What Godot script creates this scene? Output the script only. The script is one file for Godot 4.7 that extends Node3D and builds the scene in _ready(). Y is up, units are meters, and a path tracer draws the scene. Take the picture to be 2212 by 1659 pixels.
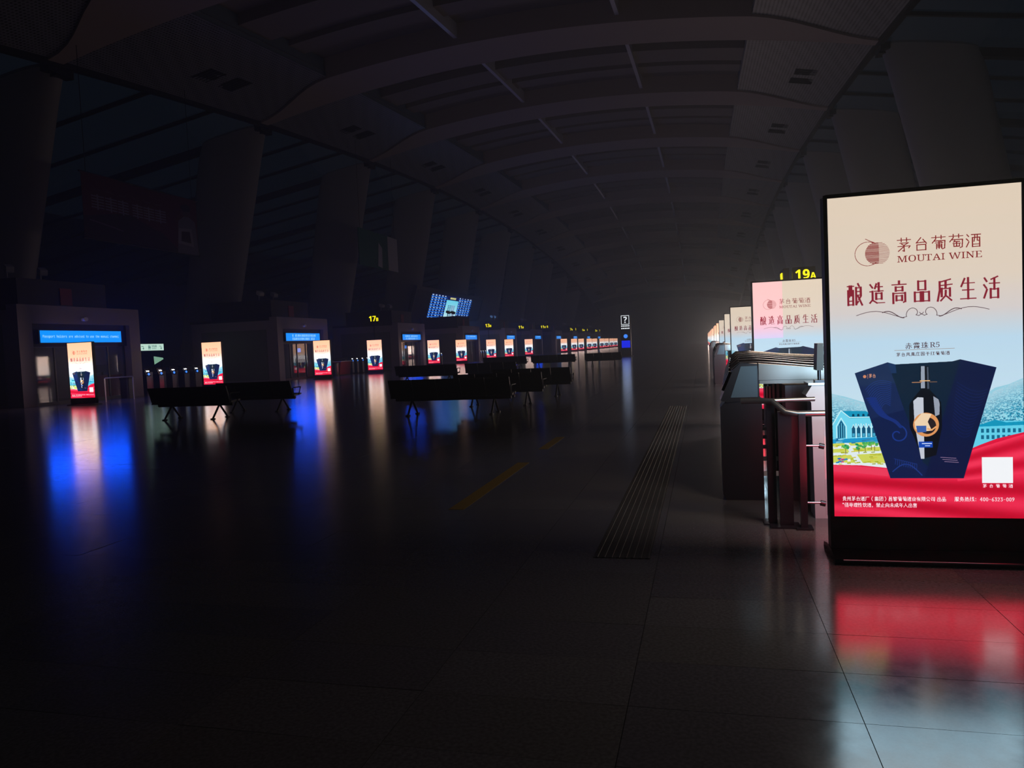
extends Node3D
# Railway station waiting hall at night, lit by its advertising screens and signs.

# ------------------------------------------------------------------ shared state
var M := {}
var taken := {}
var rng := RandomNumberGenerator.new()
var BOX := BoxMesh.new()

const HALL_X := -9.8        # centre line of the vault
const HALL_W := 20.2        # half width of the vault
const BAY := 18.0

func _ready() -> void:
	rng.seed = 4711
	# ---- camera
	var cam := Camera3D.new()
	cam.name = "camera"
	cam.fov = 54.16
	cam.near = 0.05
	cam.far = 600.0
	cam.position = Vector3(0, 1.5, 0)
	cam.basis = Basis(Vector3.UP, 0.252) * Basis(Vector3.RIGHT, -0.0502) * Basis(Vector3.BACK, -0.045)
	add_child(cam)
	# ---- environment: no sky is seen from inside
	var e := Environment.new()
	e.background_mode = Environment.BG_COLOR
	e.background_color = Color(0.062, 0.098, 0.135)
	e.tonemap_mode = Environment.TONE_MAPPER_LINEAR
	e.tonemap_exposure = 1.0
	e.sdfgi_enabled = true
	e.ssao_enabled = true
	e.ssil_enabled = true
	# thin haze added to imitate the lens glow veiling the lit screens
	e.volumetric_fog_enabled = true
	e.volumetric_fog_density = 0.004
	e.volumetric_fog_albedo = Color(0.92, 0.97, 1.0)
	e.volumetric_fog_anisotropy = 0.4
	var we := WorldEnvironment.new()
	we.name = "environment"
	we.environment = e
	add_child(we)
	materials()
	build_floor()
	build_ceiling()
	build_walls()
	build_pillars()
	build_booths()
	build_screens()
	build_gates()
	build_benches()
	build_signs()
	build_small()

# ------------------------------------------------------------------ materials
func mat(called: String, c: Color, rough := 0.6, metal := 0.0, spec := 0.5) -> StandardMaterial3D:
	var m := StandardMaterial3D.new()
	m.resource_name = called
	m.albedo_color = c
	m.roughness = rough
	m.metallic = metal
	m.metallic_specular = spec
	M[called] = m
	return m

func glow(called: String, c: Color, k: float) -> StandardMaterial3D:
	var m := mat(called, Color(0.02, 0.02, 0.02), 0.4)
	m.emission_enabled = true
	m.emission = c
	m.emission_energy_multiplier = k
	return m

func picture(called: String, im: Image, k: float) -> StandardMaterial3D:
	var m := mat(called, Color(0.02, 0.02, 0.02), 0.35)
	m.emission_enabled = true
	m.emission_texture = ImageTexture.create_from_image(im)
	m.emission_energy_multiplier = k
	m.texture_repeat = false
	return m

func noise_tex(freq: float, a: Color, b: Color, seed_: int, size := 512, oct := 4) -> NoiseTexture2D:
	var n := FastNoiseLite.new()
	n.seed = seed_
	n.frequency = freq
	n.fractal_octaves = oct
	var t := NoiseTexture2D.new()
	t.width = size
	t.height = size
	t.seamless = true
	t.noise = n
	var g := Gradient.new()
	g.colors = PackedColorArray([a, b])
	g.offsets = PackedFloat32Array([0.15, 0.85])
	t.color_ramp = g
	return t

func materials() -> void:
	var g1 := noise_tex(0.09, Color(0.80, 0.79, 0.78), Color(1, 1, 1), 3)
	var rt := noise_tex(0.02, Color(0.8, 0.8, 0.8), Color(1, 1, 1), 9)
	for k in 4:
		var m := mat("granite_%d" % k, [Color(0.44, 0.43, 0.43), Color(0.47, 0.46, 0.45), Color(0.42, 0.41, 0.42), Color(0.45, 0.44, 0.42)][k], 0.18, 0.0, 0.68)
		m.albedo_texture = g1
		m.roughness_texture = rt
		m.uv1_triplanar = true
		m.uv1_world_triplanar = true
		m.uv1_scale = Vector3(0.9, 0.9, 0.9)
	mat("grout", Color(0.09, 0.09, 0.09), 0.9)
	mat("tactile", Color(0.27, 0.265, 0.26), 0.55, 0.0, 0.3)
	mat("yellow_tape", Color(0.56, 0.45, 0.06), 0.55)
	mat("vault", Color(0.55, 0.52, 0.50), 0.7)
	mat("rib", Color(0.66, 0.61, 0.59), 0.65)
	mat("cove", Color(0.46, 0.52, 0.58), 0.6)
	var pf := mat("perforated", Color(0.58, 0.60, 0.64), 0.5, 0.3)
	var hole := Image.create(64, 64, false, Image.FORMAT_RGB8)
	hole.fill(Color(1, 1, 1))
	for i in 64:
		for j in 64:
			if Vector2(i - 31.5, j - 31.5).length() < 17.0:
				hole.set_pixel(i, j, Color(0.25, 0.25, 0.25))
	pf.albedo_texture = ImageTexture.create_from_image(hole)
	pf.uv1_triplanar = true
	pf.uv1_world_triplanar = true
	pf.uv1_scale = Vector3(5, 5, 5)
	mat("vent", Color(0.05, 0.05, 0.055), 0.8)
	mat("strip", Color(0.86, 0.87, 0.92), 0.35, 0.1)
	mat("dark_steel", Color(0.12, 0.12, 0.13), 0.5, 0.4)
	var rg := mat("roof_glass", Color(0.25, 0.34, 0.40, 0.35), 0.08, 0.0, 0.55)
	rg.transparency = BaseMaterial3D.TRANSPARENCY_ALPHA
	mat("roof_dark", Color(0.10, 0.10, 0.11), 0.8)
	mat("wall", Color(0.36, 0.37, 0.40), 0.7)
	mat("pillar", Color(0.64, 0.64, 0.63), 0.5)
	mat("booth_white", Color(0.50, 0.48, 0.55), 0.5)
	mat("booth_grey", Color(0.36, 0.39, 0.39), 0.45)
	mat("booth_dark", Color(0.10, 0.11, 0.13), 0.5)
	mat("black", Color(0.045, 0.045, 0.05), 0.38)
	mat("skirt", Color(0.17, 0.155, 0.165), 0.45)  # lifted from the cabinet's black, imitating haze in front of it
	mat("black_gloss", Color(0.04, 0.04, 0.045), 0.16)
	mat("chrome", Color(0.72, 0.72, 0.74), 0.2, 1.0)
	mat("steel", Color(0.58, 0.57, 0.57), 0.3, 0.9)
	mat("steel_dark", Color(0.30, 0.30, 0.33), 0.28, 0.85)
	mat("steel_blue", Color(0.36, 0.45, 0.51), 0.38, 0.5)
	mat("white_paint", Color(0.78, 0.78, 0.80), 0.4)
	mat("red_paint", Color(0.60, 0.07, 0.08), 0.4)
	mat("green_paint", Color(0.07, 0.42, 0.26), 0.5)
	mat("seat", Color(0.05, 0.05, 0.055), 0.45)
	mat("paper", Color(0.82, 0.82, 0.80), 0.7)
	mat("wood", Color(0.42, 0.30, 0.20), 0.5)
	var gl := mat("glass", Color(0.75, 0.82, 0.86, 0.12), 0.03, 0.0, 0.42)
	gl.transparency = BaseMaterial3D.TRANSPARENCY_ALPHA
	glow("blue_light", Color(0.25, 0.55, 1.0), 1.2)
	glow("arrow_light", Color(1, 1, 1), 2.2)
	glow("yellow_light", Color(1.0, 0.93, 0.05), 1.5)
	glow("exit_green", Color(0.62, 0.84, 0.72), 0.6)
	glow("pale_light", Color(0.95, 0.98, 1.0), 1.1)

# ------------------------------------------------------------------ building helpers
func numbered(called: String) -> String:
	if not taken.has(called):
		taken[called] = 0
		return called
	taken[called] += 1
	return "%s_%03d" % [called, taken[called]]

func thing(called: String, label: String, category: String, at := Vector3.ZERO, turn := 0.0, group := "") -> Node3D:
	var o := Node3D.new()
	o.name = numbered(called)
	add_child(o)
	o.position = at
	o.rotation.y = turn
	describe(o, label, category, group)
	return o

func describe(o: Node3D, label: String, category: String, group := "") -> void:
	o.set_meta("label", label)
	o.set_meta("category", category)
	if group:
		o.set_meta("group", group)

func structure(called: String) -> Node3D:
	var o := Node3D.new()
	o.name = called
	add_child(o)
	o.set_meta("kind", "structure")
	return o

func mb() -> SurfaceTool:
	var st := SurfaceTool.new()
	st.begin(Mesh.PRIMITIVE_TRIANGLES)
	return st

func put(st: SurfaceTool, called: String, m: Material, parent: Node, label := "") -> MeshInstance3D:
	return inst(st.commit(), called, m, parent, label)

func inst(mesh: Mesh, called: String, m: Material, parent: Node, label := "") -> MeshInstance3D:
	var o := MeshInstance3D.new()
	o.mesh = mesh
	o.material_override = null
	if mesh is ArrayMesh:
		for s in mesh.get_surface_count():
			o.set_surface_override_material(s, m)
	else:
		o.set_surface_override_material(0, m)
	o.name = called
	if label:
		o.set_meta("label", label)
	parent.add_child(o, true)
	return o

func tri(st: SurfaceTool, a: Vector3, b: Vector3, c: Vector3, n: Vector3, ua := Vector2.ZERO, ub := Vector2.ZERO, uc := Vector2.ZERO) -> void:
	if (b - a).cross(c - a).dot(n) > 0.0:
		var t := b
		b = c
		c = t
		var u := ub
		ub = uc
		uc = u
	var v := [a, b, c]
	var w := [ua, ub, uc]
	for k in 3:
		st.set_normal(n)
		st.set_uv(w[k])
		st.add_vertex(v[k])

func quad(st: SurfaceTool, a: Vector3, b: Vector3, c: Vector3, d: Vector3, hint: Vector3) -> void:
	# a-b-c-d around; hint tells the outward side
	var n := (b - a).cross(c - a)
	if n.length() < 1e-9:
		n = (c - a).cross(d - a)
	n = n.normalized()
	if n.dot(hint) < 0:
		n = -n
	tri(st, a, b, c, n, Vector2(0, 0), Vector2(1, 0), Vector2(1, 1))
	tri(st, a, c, d, n, Vector2(0, 0), Vector2(1, 1), Vector2(0, 1))

func bx(st: SurfaceTool, lo: Vector3, hi: Vector3) -> void:
	var c := (lo + hi) * 0.5
	var s := (hi - lo).abs()
	var x0 := c - s * 0.5
	var x1 := c + s * 0.5
	var p := func(i: int, j: int, k: int) -> Vector3: return Vector3(x1.x if i else x0.x, x1.y if j else x0.y, x1.z if k else x0.z)
	quad(st, p.call(0, 0, 0), p.call(1, 0, 0), p.call(1, 1, 0), p.call(0, 1, 0), Vector3(0, 0, -1))
	quad(st, p.call(0, 0, 1), p.call(1, 0, 1), p.call(1, 1, 1), p.call(0, 1, 1), Vector3(0, 0, 1))
	quad(st, p.call(0, 0, 0), p.call(0, 1, 0), p.call(0, 1, 1), p.call(0, 0, 1), Vector3(-1, 0, 0))
	quad(st, p.call(1, 0, 0), p.call(1, 1, 0), p.call(1, 1, 1), p.call(1, 0, 1), Vector3(1, 0, 0))
	quad(st, p.call(0, 0, 0), p.call(1, 0, 0), p.call(1, 0, 1), p.call(0, 0, 1), Vector3(0, -1, 0))
	quad(st, p.call(0, 1, 0), p.call(1, 1, 0), p.call(1, 1, 1), p.call(0, 1, 1), Vector3(0, 1, 0))

func box_part(called: String, lo: Vector3, hi: Vector3, m: Material, parent: Node, label := "") -> MeshInstance3D:
	var st := mb()
	bx(st, lo, hi)
	return put(st, called, m, parent, label)

func bevelled(w: float, h: float, r: float, n := 3) -> PackedVector2Array:
	# rounded rectangle centred on 0
	var p := PackedVector2Array()
	for q in 4:
		var cx: float = (w / 2 - r) * [1, -1, -1, 1][q]
		var cy: float = (h / 2 - r) * [1, 1, -1, -1][q]
		for k in n + 1:
			var a := PI / 2 * (q + float(k) / n)
			p.append(Vector2(cx + r * cos(a), cy + r * sin(a)))
	return p

func prism(st: SurfaceTool, poly: PackedVector2Array, d0: float, d1: float, o: Vector3, ax: Vector3, ay: Vector3) -> void:
	# polygon in the plane (ax, ay) at o, extruded from d0 to d1 along ax x ay
	var az := ax.cross(ay).normalized()
	var idx := Geometry2D.triangulate_polygon(poly)
	var f := func(q: Vector2, d: float) -> Vector3: return o + ax * q.x + ay * q.y + az * d
	for k in range(0, idx.size(), 3):
		tri(st, f.call(poly[idx[k]], d0), f.call(poly[idx[k + 1]], d0), f.call(poly[idx[k + 2]], d0), -az)
		tri(st, f.call(poly[idx[k]], d1), f.call(poly[idx[k + 1]], d1), f.call(poly[idx[k + 2]], d1), az)
	var ccw := not Geometry2D.is_polygon_clockwise(poly)
	for k in poly.size():
		var a := poly[k]
		var b := poly[(k + 1) % poly.size()]
		var e := b - a
		var nn := Vector2(e.y, -e.x) if ccw else Vector2(-e.y, e.x)
		quad(st, f.call(a, d0), f.call(b, d0), f.call(b, d1), f.call(a, d1), ax * nn.x + ay * nn.y)

func tube(st: SurfaceTool, pts: Array, r: float, seg := 8) -> void:
	var rings := []
	for i in pts.size():
		var d: Vector3 = (pts[min(i + 1, pts.size() - 1)] - pts[max(i - 1, 0)]).normalized()
		var u := d.cross(Vector3.UP)
		if u.length() < 0.05:
			u = d.cross(Vector3.RIGHT)
		u = u.normalized()
		var v := d.cross(u).normalized()
		var ring := []
		for k in seg:
			var a := TAU * k / seg
			ring.append([pts[i] + (u * cos(a) + v * sin(a)) * r, u * cos(a) + v * sin(a)])
		rings.append(ring)
	for i in rings.size() - 1:
		for k in seg:
			var a = rings[i][k]
			var b = rings[i][(k + 1) % seg]
			var c = rings[i + 1][(k + 1) % seg]
			var d = rings[i + 1][k]
			smooth_tri(st, a, b, c)
			smooth_tri(st, a, c, d)
	for e in [0, rings.size() - 1]:
		var n: Vector3 = (pts[0] - pts[1] if e == 0 else pts[-1] - pts[-2]).normalized()
		for k in range(1, seg - 1):
			tri(st, rings[e][0][0], rings[e][k][0], rings[e][k + 1][0], n)

func smooth_tri(st: SurfaceTool, a: Array, b: Array, c: Array) -> void:
	var n: Vector3 = a[1] + b[1] + c[1]
	var v := [a, b, c]
	if (b[0] - a[0]).cross(c[0] - a[0]).dot(n) > 0:
		v = [a, c, b]
	for q in v:
		st.set_normal(q[1])
		st.set_uv(Vector2.ZERO)
		st.add_vertex(q[0])

func ordinal(k: int) -> String:
	return ["first", "second", "third", "fourth", "fifth", "sixth", "seventh", "eighth", "ninth", "tenth", "eleventh", "twelfth", "thirteenth"][k]

func area(parent: Node3D, at: Vector3, size: Vector2, turn: Vector3, c: Color, radiance: float) -> void:
	var l := AreaLight3D.new()
	l.name = "light"
	l.area_size = size
	l.area_normalize_energy = true
	l.light_color = c
	l.light_energy = radiance * size.x * size.y / PI
	l.shadow_enabled = true
	l.area_range = 260.0
	l.area_attenuation = 2.0
	parent.add_child(l, true)
	l.position = at
	l.rotation = turn

# ------------------------------------------------------------------ pictures (print on screens and signs)
func fill_poly(im: Image, pts: Array, c: Color) -> void:
	var lo := 1e9
	var hi := -1e9
	for p in pts:
		lo = min(lo, p.y)
		hi = max(hi, p.y)
	var w := im.get_width()
	for y in range(max(0, int(floor(lo))), min(im.get_height(), int(ceil(hi)) + 1)):
		var yy := y + 0.5
		var xs := []
		for k in pts.size():
			var a: Vector2 = pts[k]
			var b: Vector2 = pts[(k + 1) % pts.size()]
			if (a.y <= yy) != (b.y <= yy):
				xs.append(a.x + (yy - a.y) / (b.y - a.y) * (b.x - a.x))
		xs.sort()
		for k in range(0, xs.size() - 1, 2):
			var x0: int = clampi(roundi(xs[k]), 0, w)
			var x1: int = clampi(roundi(xs[k + 1]), 0, w)
			if x1 > x0:
				im.fill_rect(Rect2i(x0, y, x1 - x0, 1), c)

func line(im: Image, pts: Array, wid: float, c: Color) -> void:
	for k in pts.size() - 1:
		var a: Vector2 = pts[k]
		var b: Vector2 = pts[k + 1]
		var d := (b - a).normalized() * wid * 0.5
		if d == Vector2.ZERO:
			continue
		var n := Vector2(-d.y, d.x)
		fill_poly(im, [a - d + n, b + d + n, b + d - n, a - d - n], c)

func ellipse(c: Vector2, rx: float, ry: float, n := 40) -> Array:
	var p := []
	for k in n:
		p.append(c + Vector2(rx * cos(TAU * k / n), ry * sin(TAU * k / n)))
	return p

func pts(flat: Array, s := 1.0) -> Array:
	var p := []
	for k in range(0, flat.size(), 2):
		p.append(Vector2(flat[k], flat[k + 1]) * s)
	return p

# strokes of the written characters on a 100 x 100 grid; "@name x y w h" sets a component into a box
const STROKES := {
	"cao": "0 50 100 50;30 0 30 100;70 0 70 100",
	"mao": "20 8 82 8 50 32;32 18 52 34;5 42 95 42 86 60;50 42 52 94 40 88;48 46 8 92",
	"bao": "28 0 5 35;22 18 95 18 92 88 78 96",
	"fu": "5 18 95 18;20 38 80 38 80 95;20 38 20 100;20 57 80 57;20 76 80 76;50 5 50 95;68 2 80 12",
	"fou": "28 5 15 25;22 20 85 20;8 45 95 45;50 20 50 88;18 58 18 88 82 88 82 58",
	"shui": "20 8 55 22;8 38 48 52;10 95 60 60",
	"you": "5 8 95 8;15 30 85 30 85 98 15 98 15 30;38 8 38 30 30 58;62 8 62 52 85 56;15 80 85 80",
	"liang": "45 0 58 10;18 18 80 18 80 52 18 52;18 35 80 35;18 18 18 95 45 82;40 54 95 98;80 58 55 72",
	"zou": "8 8 22 22;5 40 22 40 22 78 5 92;22 80 50 93 100 93",
	"gao": "25 5 10 30;18 22 88 22;5 48 95 48;50 0 50 48;22 62 80 62 80 96 22 96 22 62",
	"kou": "10 10 90 10 90 90 10 90 10 10",
	"she": "80 3 20 14;3 32 97 32;50 10 50 58;15 58 85 58 85 96 15 96 15 58",
	"yu": "15 5 85 5;5 25 5 50;5 25 95 25 92 45;50 5 50 55;22 36 38 38;22 50 38 52;62 36 78 38;62 50 78 52",
	"jia": "10 10 45 10 45 30 10 30;10 10 10 100;10 52 45 52;10 70 45 70;58 10 92 10 92 32 58 32;58 48 90 48 60 98;60 60 97 98",
	"wang": "8 8 92 8;12 48 88 48;2 95 98 88;50 8 50 90",
	"zhu": "28 5 12 35;20 22 88 22;3 50 97 50;50 0 50 100;48 52 8 92;52 52 95 90",
	"si": "50 0 15 32 55 30;55 30 8 66 60 62;5 92 62 80",
	"gong": "10 15 90 15;50 15 50 85;2 88 98 88",
	"ren": "60 0 10 50;40 28 40 100",
	"chang": "25 4 75 4 75 42 25 42 25 4;25 23 75 23;15 54 85 54 85 97 15 97 15 54;15 75 85 75",
	"li": "15 5 85 5 85 50 15 50 15 5;15 27 85 27;50 5 50 92;12 70 88 70;2 94 98 94",
	"sheng": "28 5 8 38;22 25 88 25;15 56 85 56;3 95 97 95;50 3 50 95",
	"xin": "50 0 50 100;20 25 15 50;72 20 84 36",
	"茅": "@cao 5 0 90 26;@mao 5 30 90 70",
	"台": "48 5 18 42 80 38;62 18 85 48;22 56 80 56 80 95 22 95 22 56",
	"葡": "@cao 5 0 90 24;@bao 5 24 92 76;@fu 26 42 56 52",
	"萄": "@cao 5 0 90 24;@bao 5 24 92 76;@fou 26 42 56 50",
	"酒": "@shui 0 0 32 100;@you 32 2 66 96",
	"酿": "@you 0 2 46 96;@liang 50 0 50 100",
	"造": "@zou 0 0 100 100;@gao 32 2 62 76",
	"高": "50 0 50 12;5 14 95 14;28 26 72 26 72 42 28 42 28 26;12 98 12 54 88 54 88 92 78 96;32 66 68 66 68 86 32 86 32 66",
	"品": "@kou 22 0 56 48;@kou 0 50 48 50;@kou 52 50 48 50",
	"质": "85 3 18 14;18 14 18 50 5 98;20 30 95 26;55 12 55 42;30 44 82 44 82 78;30 44 30 78;56 54 54 76 25 98;62 80 90 98",
	"生": "@sheng 0 0 100 100",
	"活": "@shui 0 0 34 100;@she 34 0 64 100",
	"赤": "18 18 82 18;5 45 95 45;50 3 50 45;38 46 36 72 15 98;62 46 62 95 50 90;20 60 8 80;78 58 95 80",
	"霞": "@yu 4 0 92 60;@jia 8 50 86 50",
	"珠": "@wang 0 4 38 90;@zhu 40 0 60 100",
	"凤": "22 8 20 60 5 98;22 8 80 8 82 80 97 95 98 75;35 30 70 30 35 78;38 42 72 80",
	"凰": "22 8 20 60 5 98;22 8 80 8 82 80 97 95 98 75;50 12 42 22;36 24 66 24 66 46 36 46 36 24;36 35 66 35;34 56 68 56;38 70 66 70;32 86 70 86;51 56 51 86",
	"庄": "50 0 55 10;12 14 95 14;14 14 14 55 3 98;32 45 88 45;60 25 60 92;22 92 98 92",
	"园": "8 6 92 6 92 95 8 95 8 6;32 24 68 24;24 42 76 42;42 42 38 62 24 80;58 42 58 74 78 74 78 64",
	"干": "18 14 82 14;5 48 95 48;50 14 50 98",
	"红": "@si 0 0 48 100;@gong 48 0 52 100",
	"贵": "25 5 75 5 75 24 25 24 25 5;50 0 50 34;5 36 95 36;25 48 78 48 78 78;25 48 25 78;52 54 48 76 15 98;60 80 90 98",
	"州": "25 5 25 50 8 98;10 32 16 52;55 8 55 92;40 32 46 50;88 3 88 98;70 32 77 50",
	"厂": "15 10 95 10;18 10 18 55 3 98",
	"集": "30 0 10 35;25 18 25 62;55 2 62 12;28 16 90 16;28 30 86 30;28 45 86 45;26 60 92 60;58 16 58 60;5 74 95 74;50 62 50 100;45 75 12 98;55 75 90 98",
	"团": "8 6 92 6 92 95 8 95 8 6;22 35 80 35;56 18 56 80 46 76;54 38 26 74",
	"昌": "@chang 0 0 100 100",
	"黎": "30 2 10 10;3 22 50 22;28 8 28 45;26 24 5 42;32 26 48 38;62 2 55 22;60 14 95 14 90 40 80 38;75 14 55 42;50 44 10 66;50 44 92 66;50 52 50 98 42 94;25 66 35 74;20 92 42 80;75 64 60 76;58 78 85 94",
	"业": "35 5 35 90;65 5 65 90;10 30 22 70;90 28 76 70;3 92 97 92",
	"有": "5 20 95 20;45 0 5 60;32 42 82 42 82 95 72 92;32 42 32 98;32 58 82 58;32 75 82 75",
	"限": "10 5 35 5 22 38 38 62 12 70;10 5 10 98;52 6 88 6 88 45 52 45;52 26 88 26;52 6 52 95 70 82;68 48 97 96;92 55 76 66",
	"公": "38 5 5 45;60 5 96 45;48 45 20 90 78 84;65 66 86 96",
	"司": "12 8 90 8 88 92 74 90;12 28 70 28;18 48 66 48 66 80 18 80 18 48",
	"出": "50 0 50 95;20 14 20 45 80 45 80 14;10 58 10 95 90 95 90 58",
	"服": "12 5 38 5 38 95 28 92;12 5 12 60 3 98;12 32 38 32;12 58 38 58;54 6 90 6 88 30 76 30;54 6 54 98;54 44 88 44 58 96;58 56 97 96",
	"务": "38 0 12 32;32 14 78 14 8 54;34 22 94 52;18 62 82 62 76 95 62 92;48 50 42 75 12 98",
	"热": "5 20 45 20;26 2 26 62 16 60;5 50 45 38;52 18 80 18 82 56 95 58;66 2 62 35 48 62;54 36 68 46;12 75 6 97;35 76 40 95;58 76 66 95;80 74 95 96",
	"线": "@si 0 0 46 100;52 22 92 16;50 46 95 38;66 2 74 62 96 94 97 76;90 55 50 96;80 2 90 10",
	"倡": "@ren 0 0 44 100;@chang 38 0 62 100",
	"导": "20 5 75 5 75 25 20 25;20 5 20 44 85 44 85 34;5 60 95 60;68 48 68 96 54 92;25 70 38 84",
	"理": "@wang 0 6 38 86;@li 40 0 60 100",
	"性": "@xin 0 0 34 100;@sheng 34 0 66 100",
	"饮": "25 0 5 35;18 18 45 18 40 32;25 36 25 90 45 74;68 0 52 38;62 20 95 20 88 38;74 36 70 62 48 98;74 60 97 98",
	"禁": "5 16 46 16;26 0 26 48;24 18 5 42;28 18 45 34;54 16 96 16;75 0 75 48;73 18 54 42;77 18 97 42;22 56 78 56;5 72 95 72;50 72 50 98 40 94;28 80 14 96;70 80 88 96",
	"止": "50 3 50 94;50 42 90 42;20 38 20 94;3 95 97 95",
	"向": "45 0 36 16;10 98 10 22 90 22 90 92 78 94;32 44 68 44 68 76 32 76 32 44",
	"未": "15 20 85 20;4 46 96 46;50 0 50 100;46 48 6 92;54 48 95 92",
	"成": "14 22 95 22;14 22 14 60 3 96;14 46 44 46 42 76 30 74;55 2 62 52 90 96 96 74;86 36 44 94;74 3 84 14",
	"年": "30 0 8 34;26 16 88 16;24 42 82 42;24 42 24 66;3 66 97 66;56 16 56 100",
	"人": "50 5 48 40 5 96;50 36 95 96",
	"售": "30 0 10 32;26 16 26 56;55 2 60 10;28 14 88 14;28 27 84 27;28 41 84 41;26 55 92 55;58 14 58 55;20 68 80 68 80 97 20 97 20 68",
	"卫": "12 14 85 14 82 58 70 55;48 14 48 92;4 93 96 93",
	"间": "12 3 22 14;10 22 10 98;32 8 90 8 90 92 78 94;32 32 68 32 68 78 32 78 32 32;32 54 68 54",
	"（": "70 0 50 25 45 50 50 75 70 100",
	"）": "30 0 50 25 55 50 50 75 30 100",
	"，": "20 78 28 88 16 100",
	"：": "25 32 25 42;25 78 25 88",
	"*": "12 5 36 35;36 5 12 35;4 20 44 20",
	"0": "50 8 25 20 18 50 25 82 50 93 75 82 82 50 75 20 50 8",
	"2": "20 28 32 10 62 8 80 28 70 50 18 92 84 92",
	"3": "18 12 80 12 46 44 78 55 80 78 55 93 18 84",
	"4": "62 92 62 8 12 66 90 66",
	"6": "72 8 30 40 18 70 36 92 66 92 82 72 66 52 34 54 22 64",
	"9": "28 92 70 58 82 30 64 8 34 8 18 28 34 48 66 46 80 36",
	"-": "20 52 80 52",
	" ": "",
}

func strokes_of(ch: String) -> Array:
	var out := []
	if not STROKES.has(ch):
		return out
	for part in STROKES[ch].split(";", false):
		if part.begins_with("@"):
			var w: PackedStringArray = part.substr(1).split(" ")
			var o := Vector2(float(w[1]), float(w[2]))
			var s := Vector2(float(w[3]), float(w[4])) / 100.0
			for q in strokes_of(w[0]):
				var moved := []
				for p in q:
					moved.append(o + p * s)
				out.append(moved)
		else:
			var n: PackedFloat64Array = part.split_floats(" ")
			var q := []
			for k in range(0, n.size() - 1, 2):
				q.append(Vector2(n[k], n[k + 1]))
			out.append(q)
	return out

func write(im: Image, text: String, at: Vector2, cell: Vector2, advance: float, wid: float, c: Color, thin := 0.8) -> void:
	var x := at.x
	for ch in text:
		for q in strokes_of(ch):
			var moved := []
			for p in q:
				moved.append(Vector2(x, at.y) + p / 100.0 * cell)
			for k in moved.size() - 1:
				var d: Vector2 = (moved[k + 1] - moved[k]).abs()
				line(im, [moved[k], moved[k + 1]], wid * lerpf(thin, 1.0, d.y / maxf(d.x + d.y, 0.001)), c)
		x += advance

func latin(im: Image, text: String, at: Vector2, size: Vector2, c: Color, face := "Droid Sans", weight := 400) -> void:
	# fills the outlines of a text into the box at, size
	var f := SystemFont.new()
	f.font_names = PackedStringArray([face])
	f.font_weight = weight
	var t := TextMesh.new()
	t.text = text
	t.font = f
	t.font_size = 64
	t.pixel_size = 0.1
	t.depth = 0.0
	t.curve_step = 1.0
	var arr := t.get_mesh_arrays()
	var v: PackedVector3Array = arr[Mesh.ARRAY_VERTEX]
	if v.is_empty():
		return
	var idx: PackedInt32Array = arr[Mesh.ARRAY_INDEX] if arr[Mesh.ARRAY_INDEX] != null else PackedInt32Array(range(v.size()))
	var lo := Vector2(1e9, 1e9)
	var hi := -lo
	for p in v:
		lo = lo.min(Vector2(p.x, -p.y))
		hi = hi.max(Vector2(p.x, -p.y))
	for k in range(0, idx.size() - 2, 3):
		var q := []
		for j in 3:
			var p := v[idx[k + j]]
			q.append(at + (Vector2(p.x, -p.y) - lo) / (hi - lo) * size)
		fill_poly(im, q, c)

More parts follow.
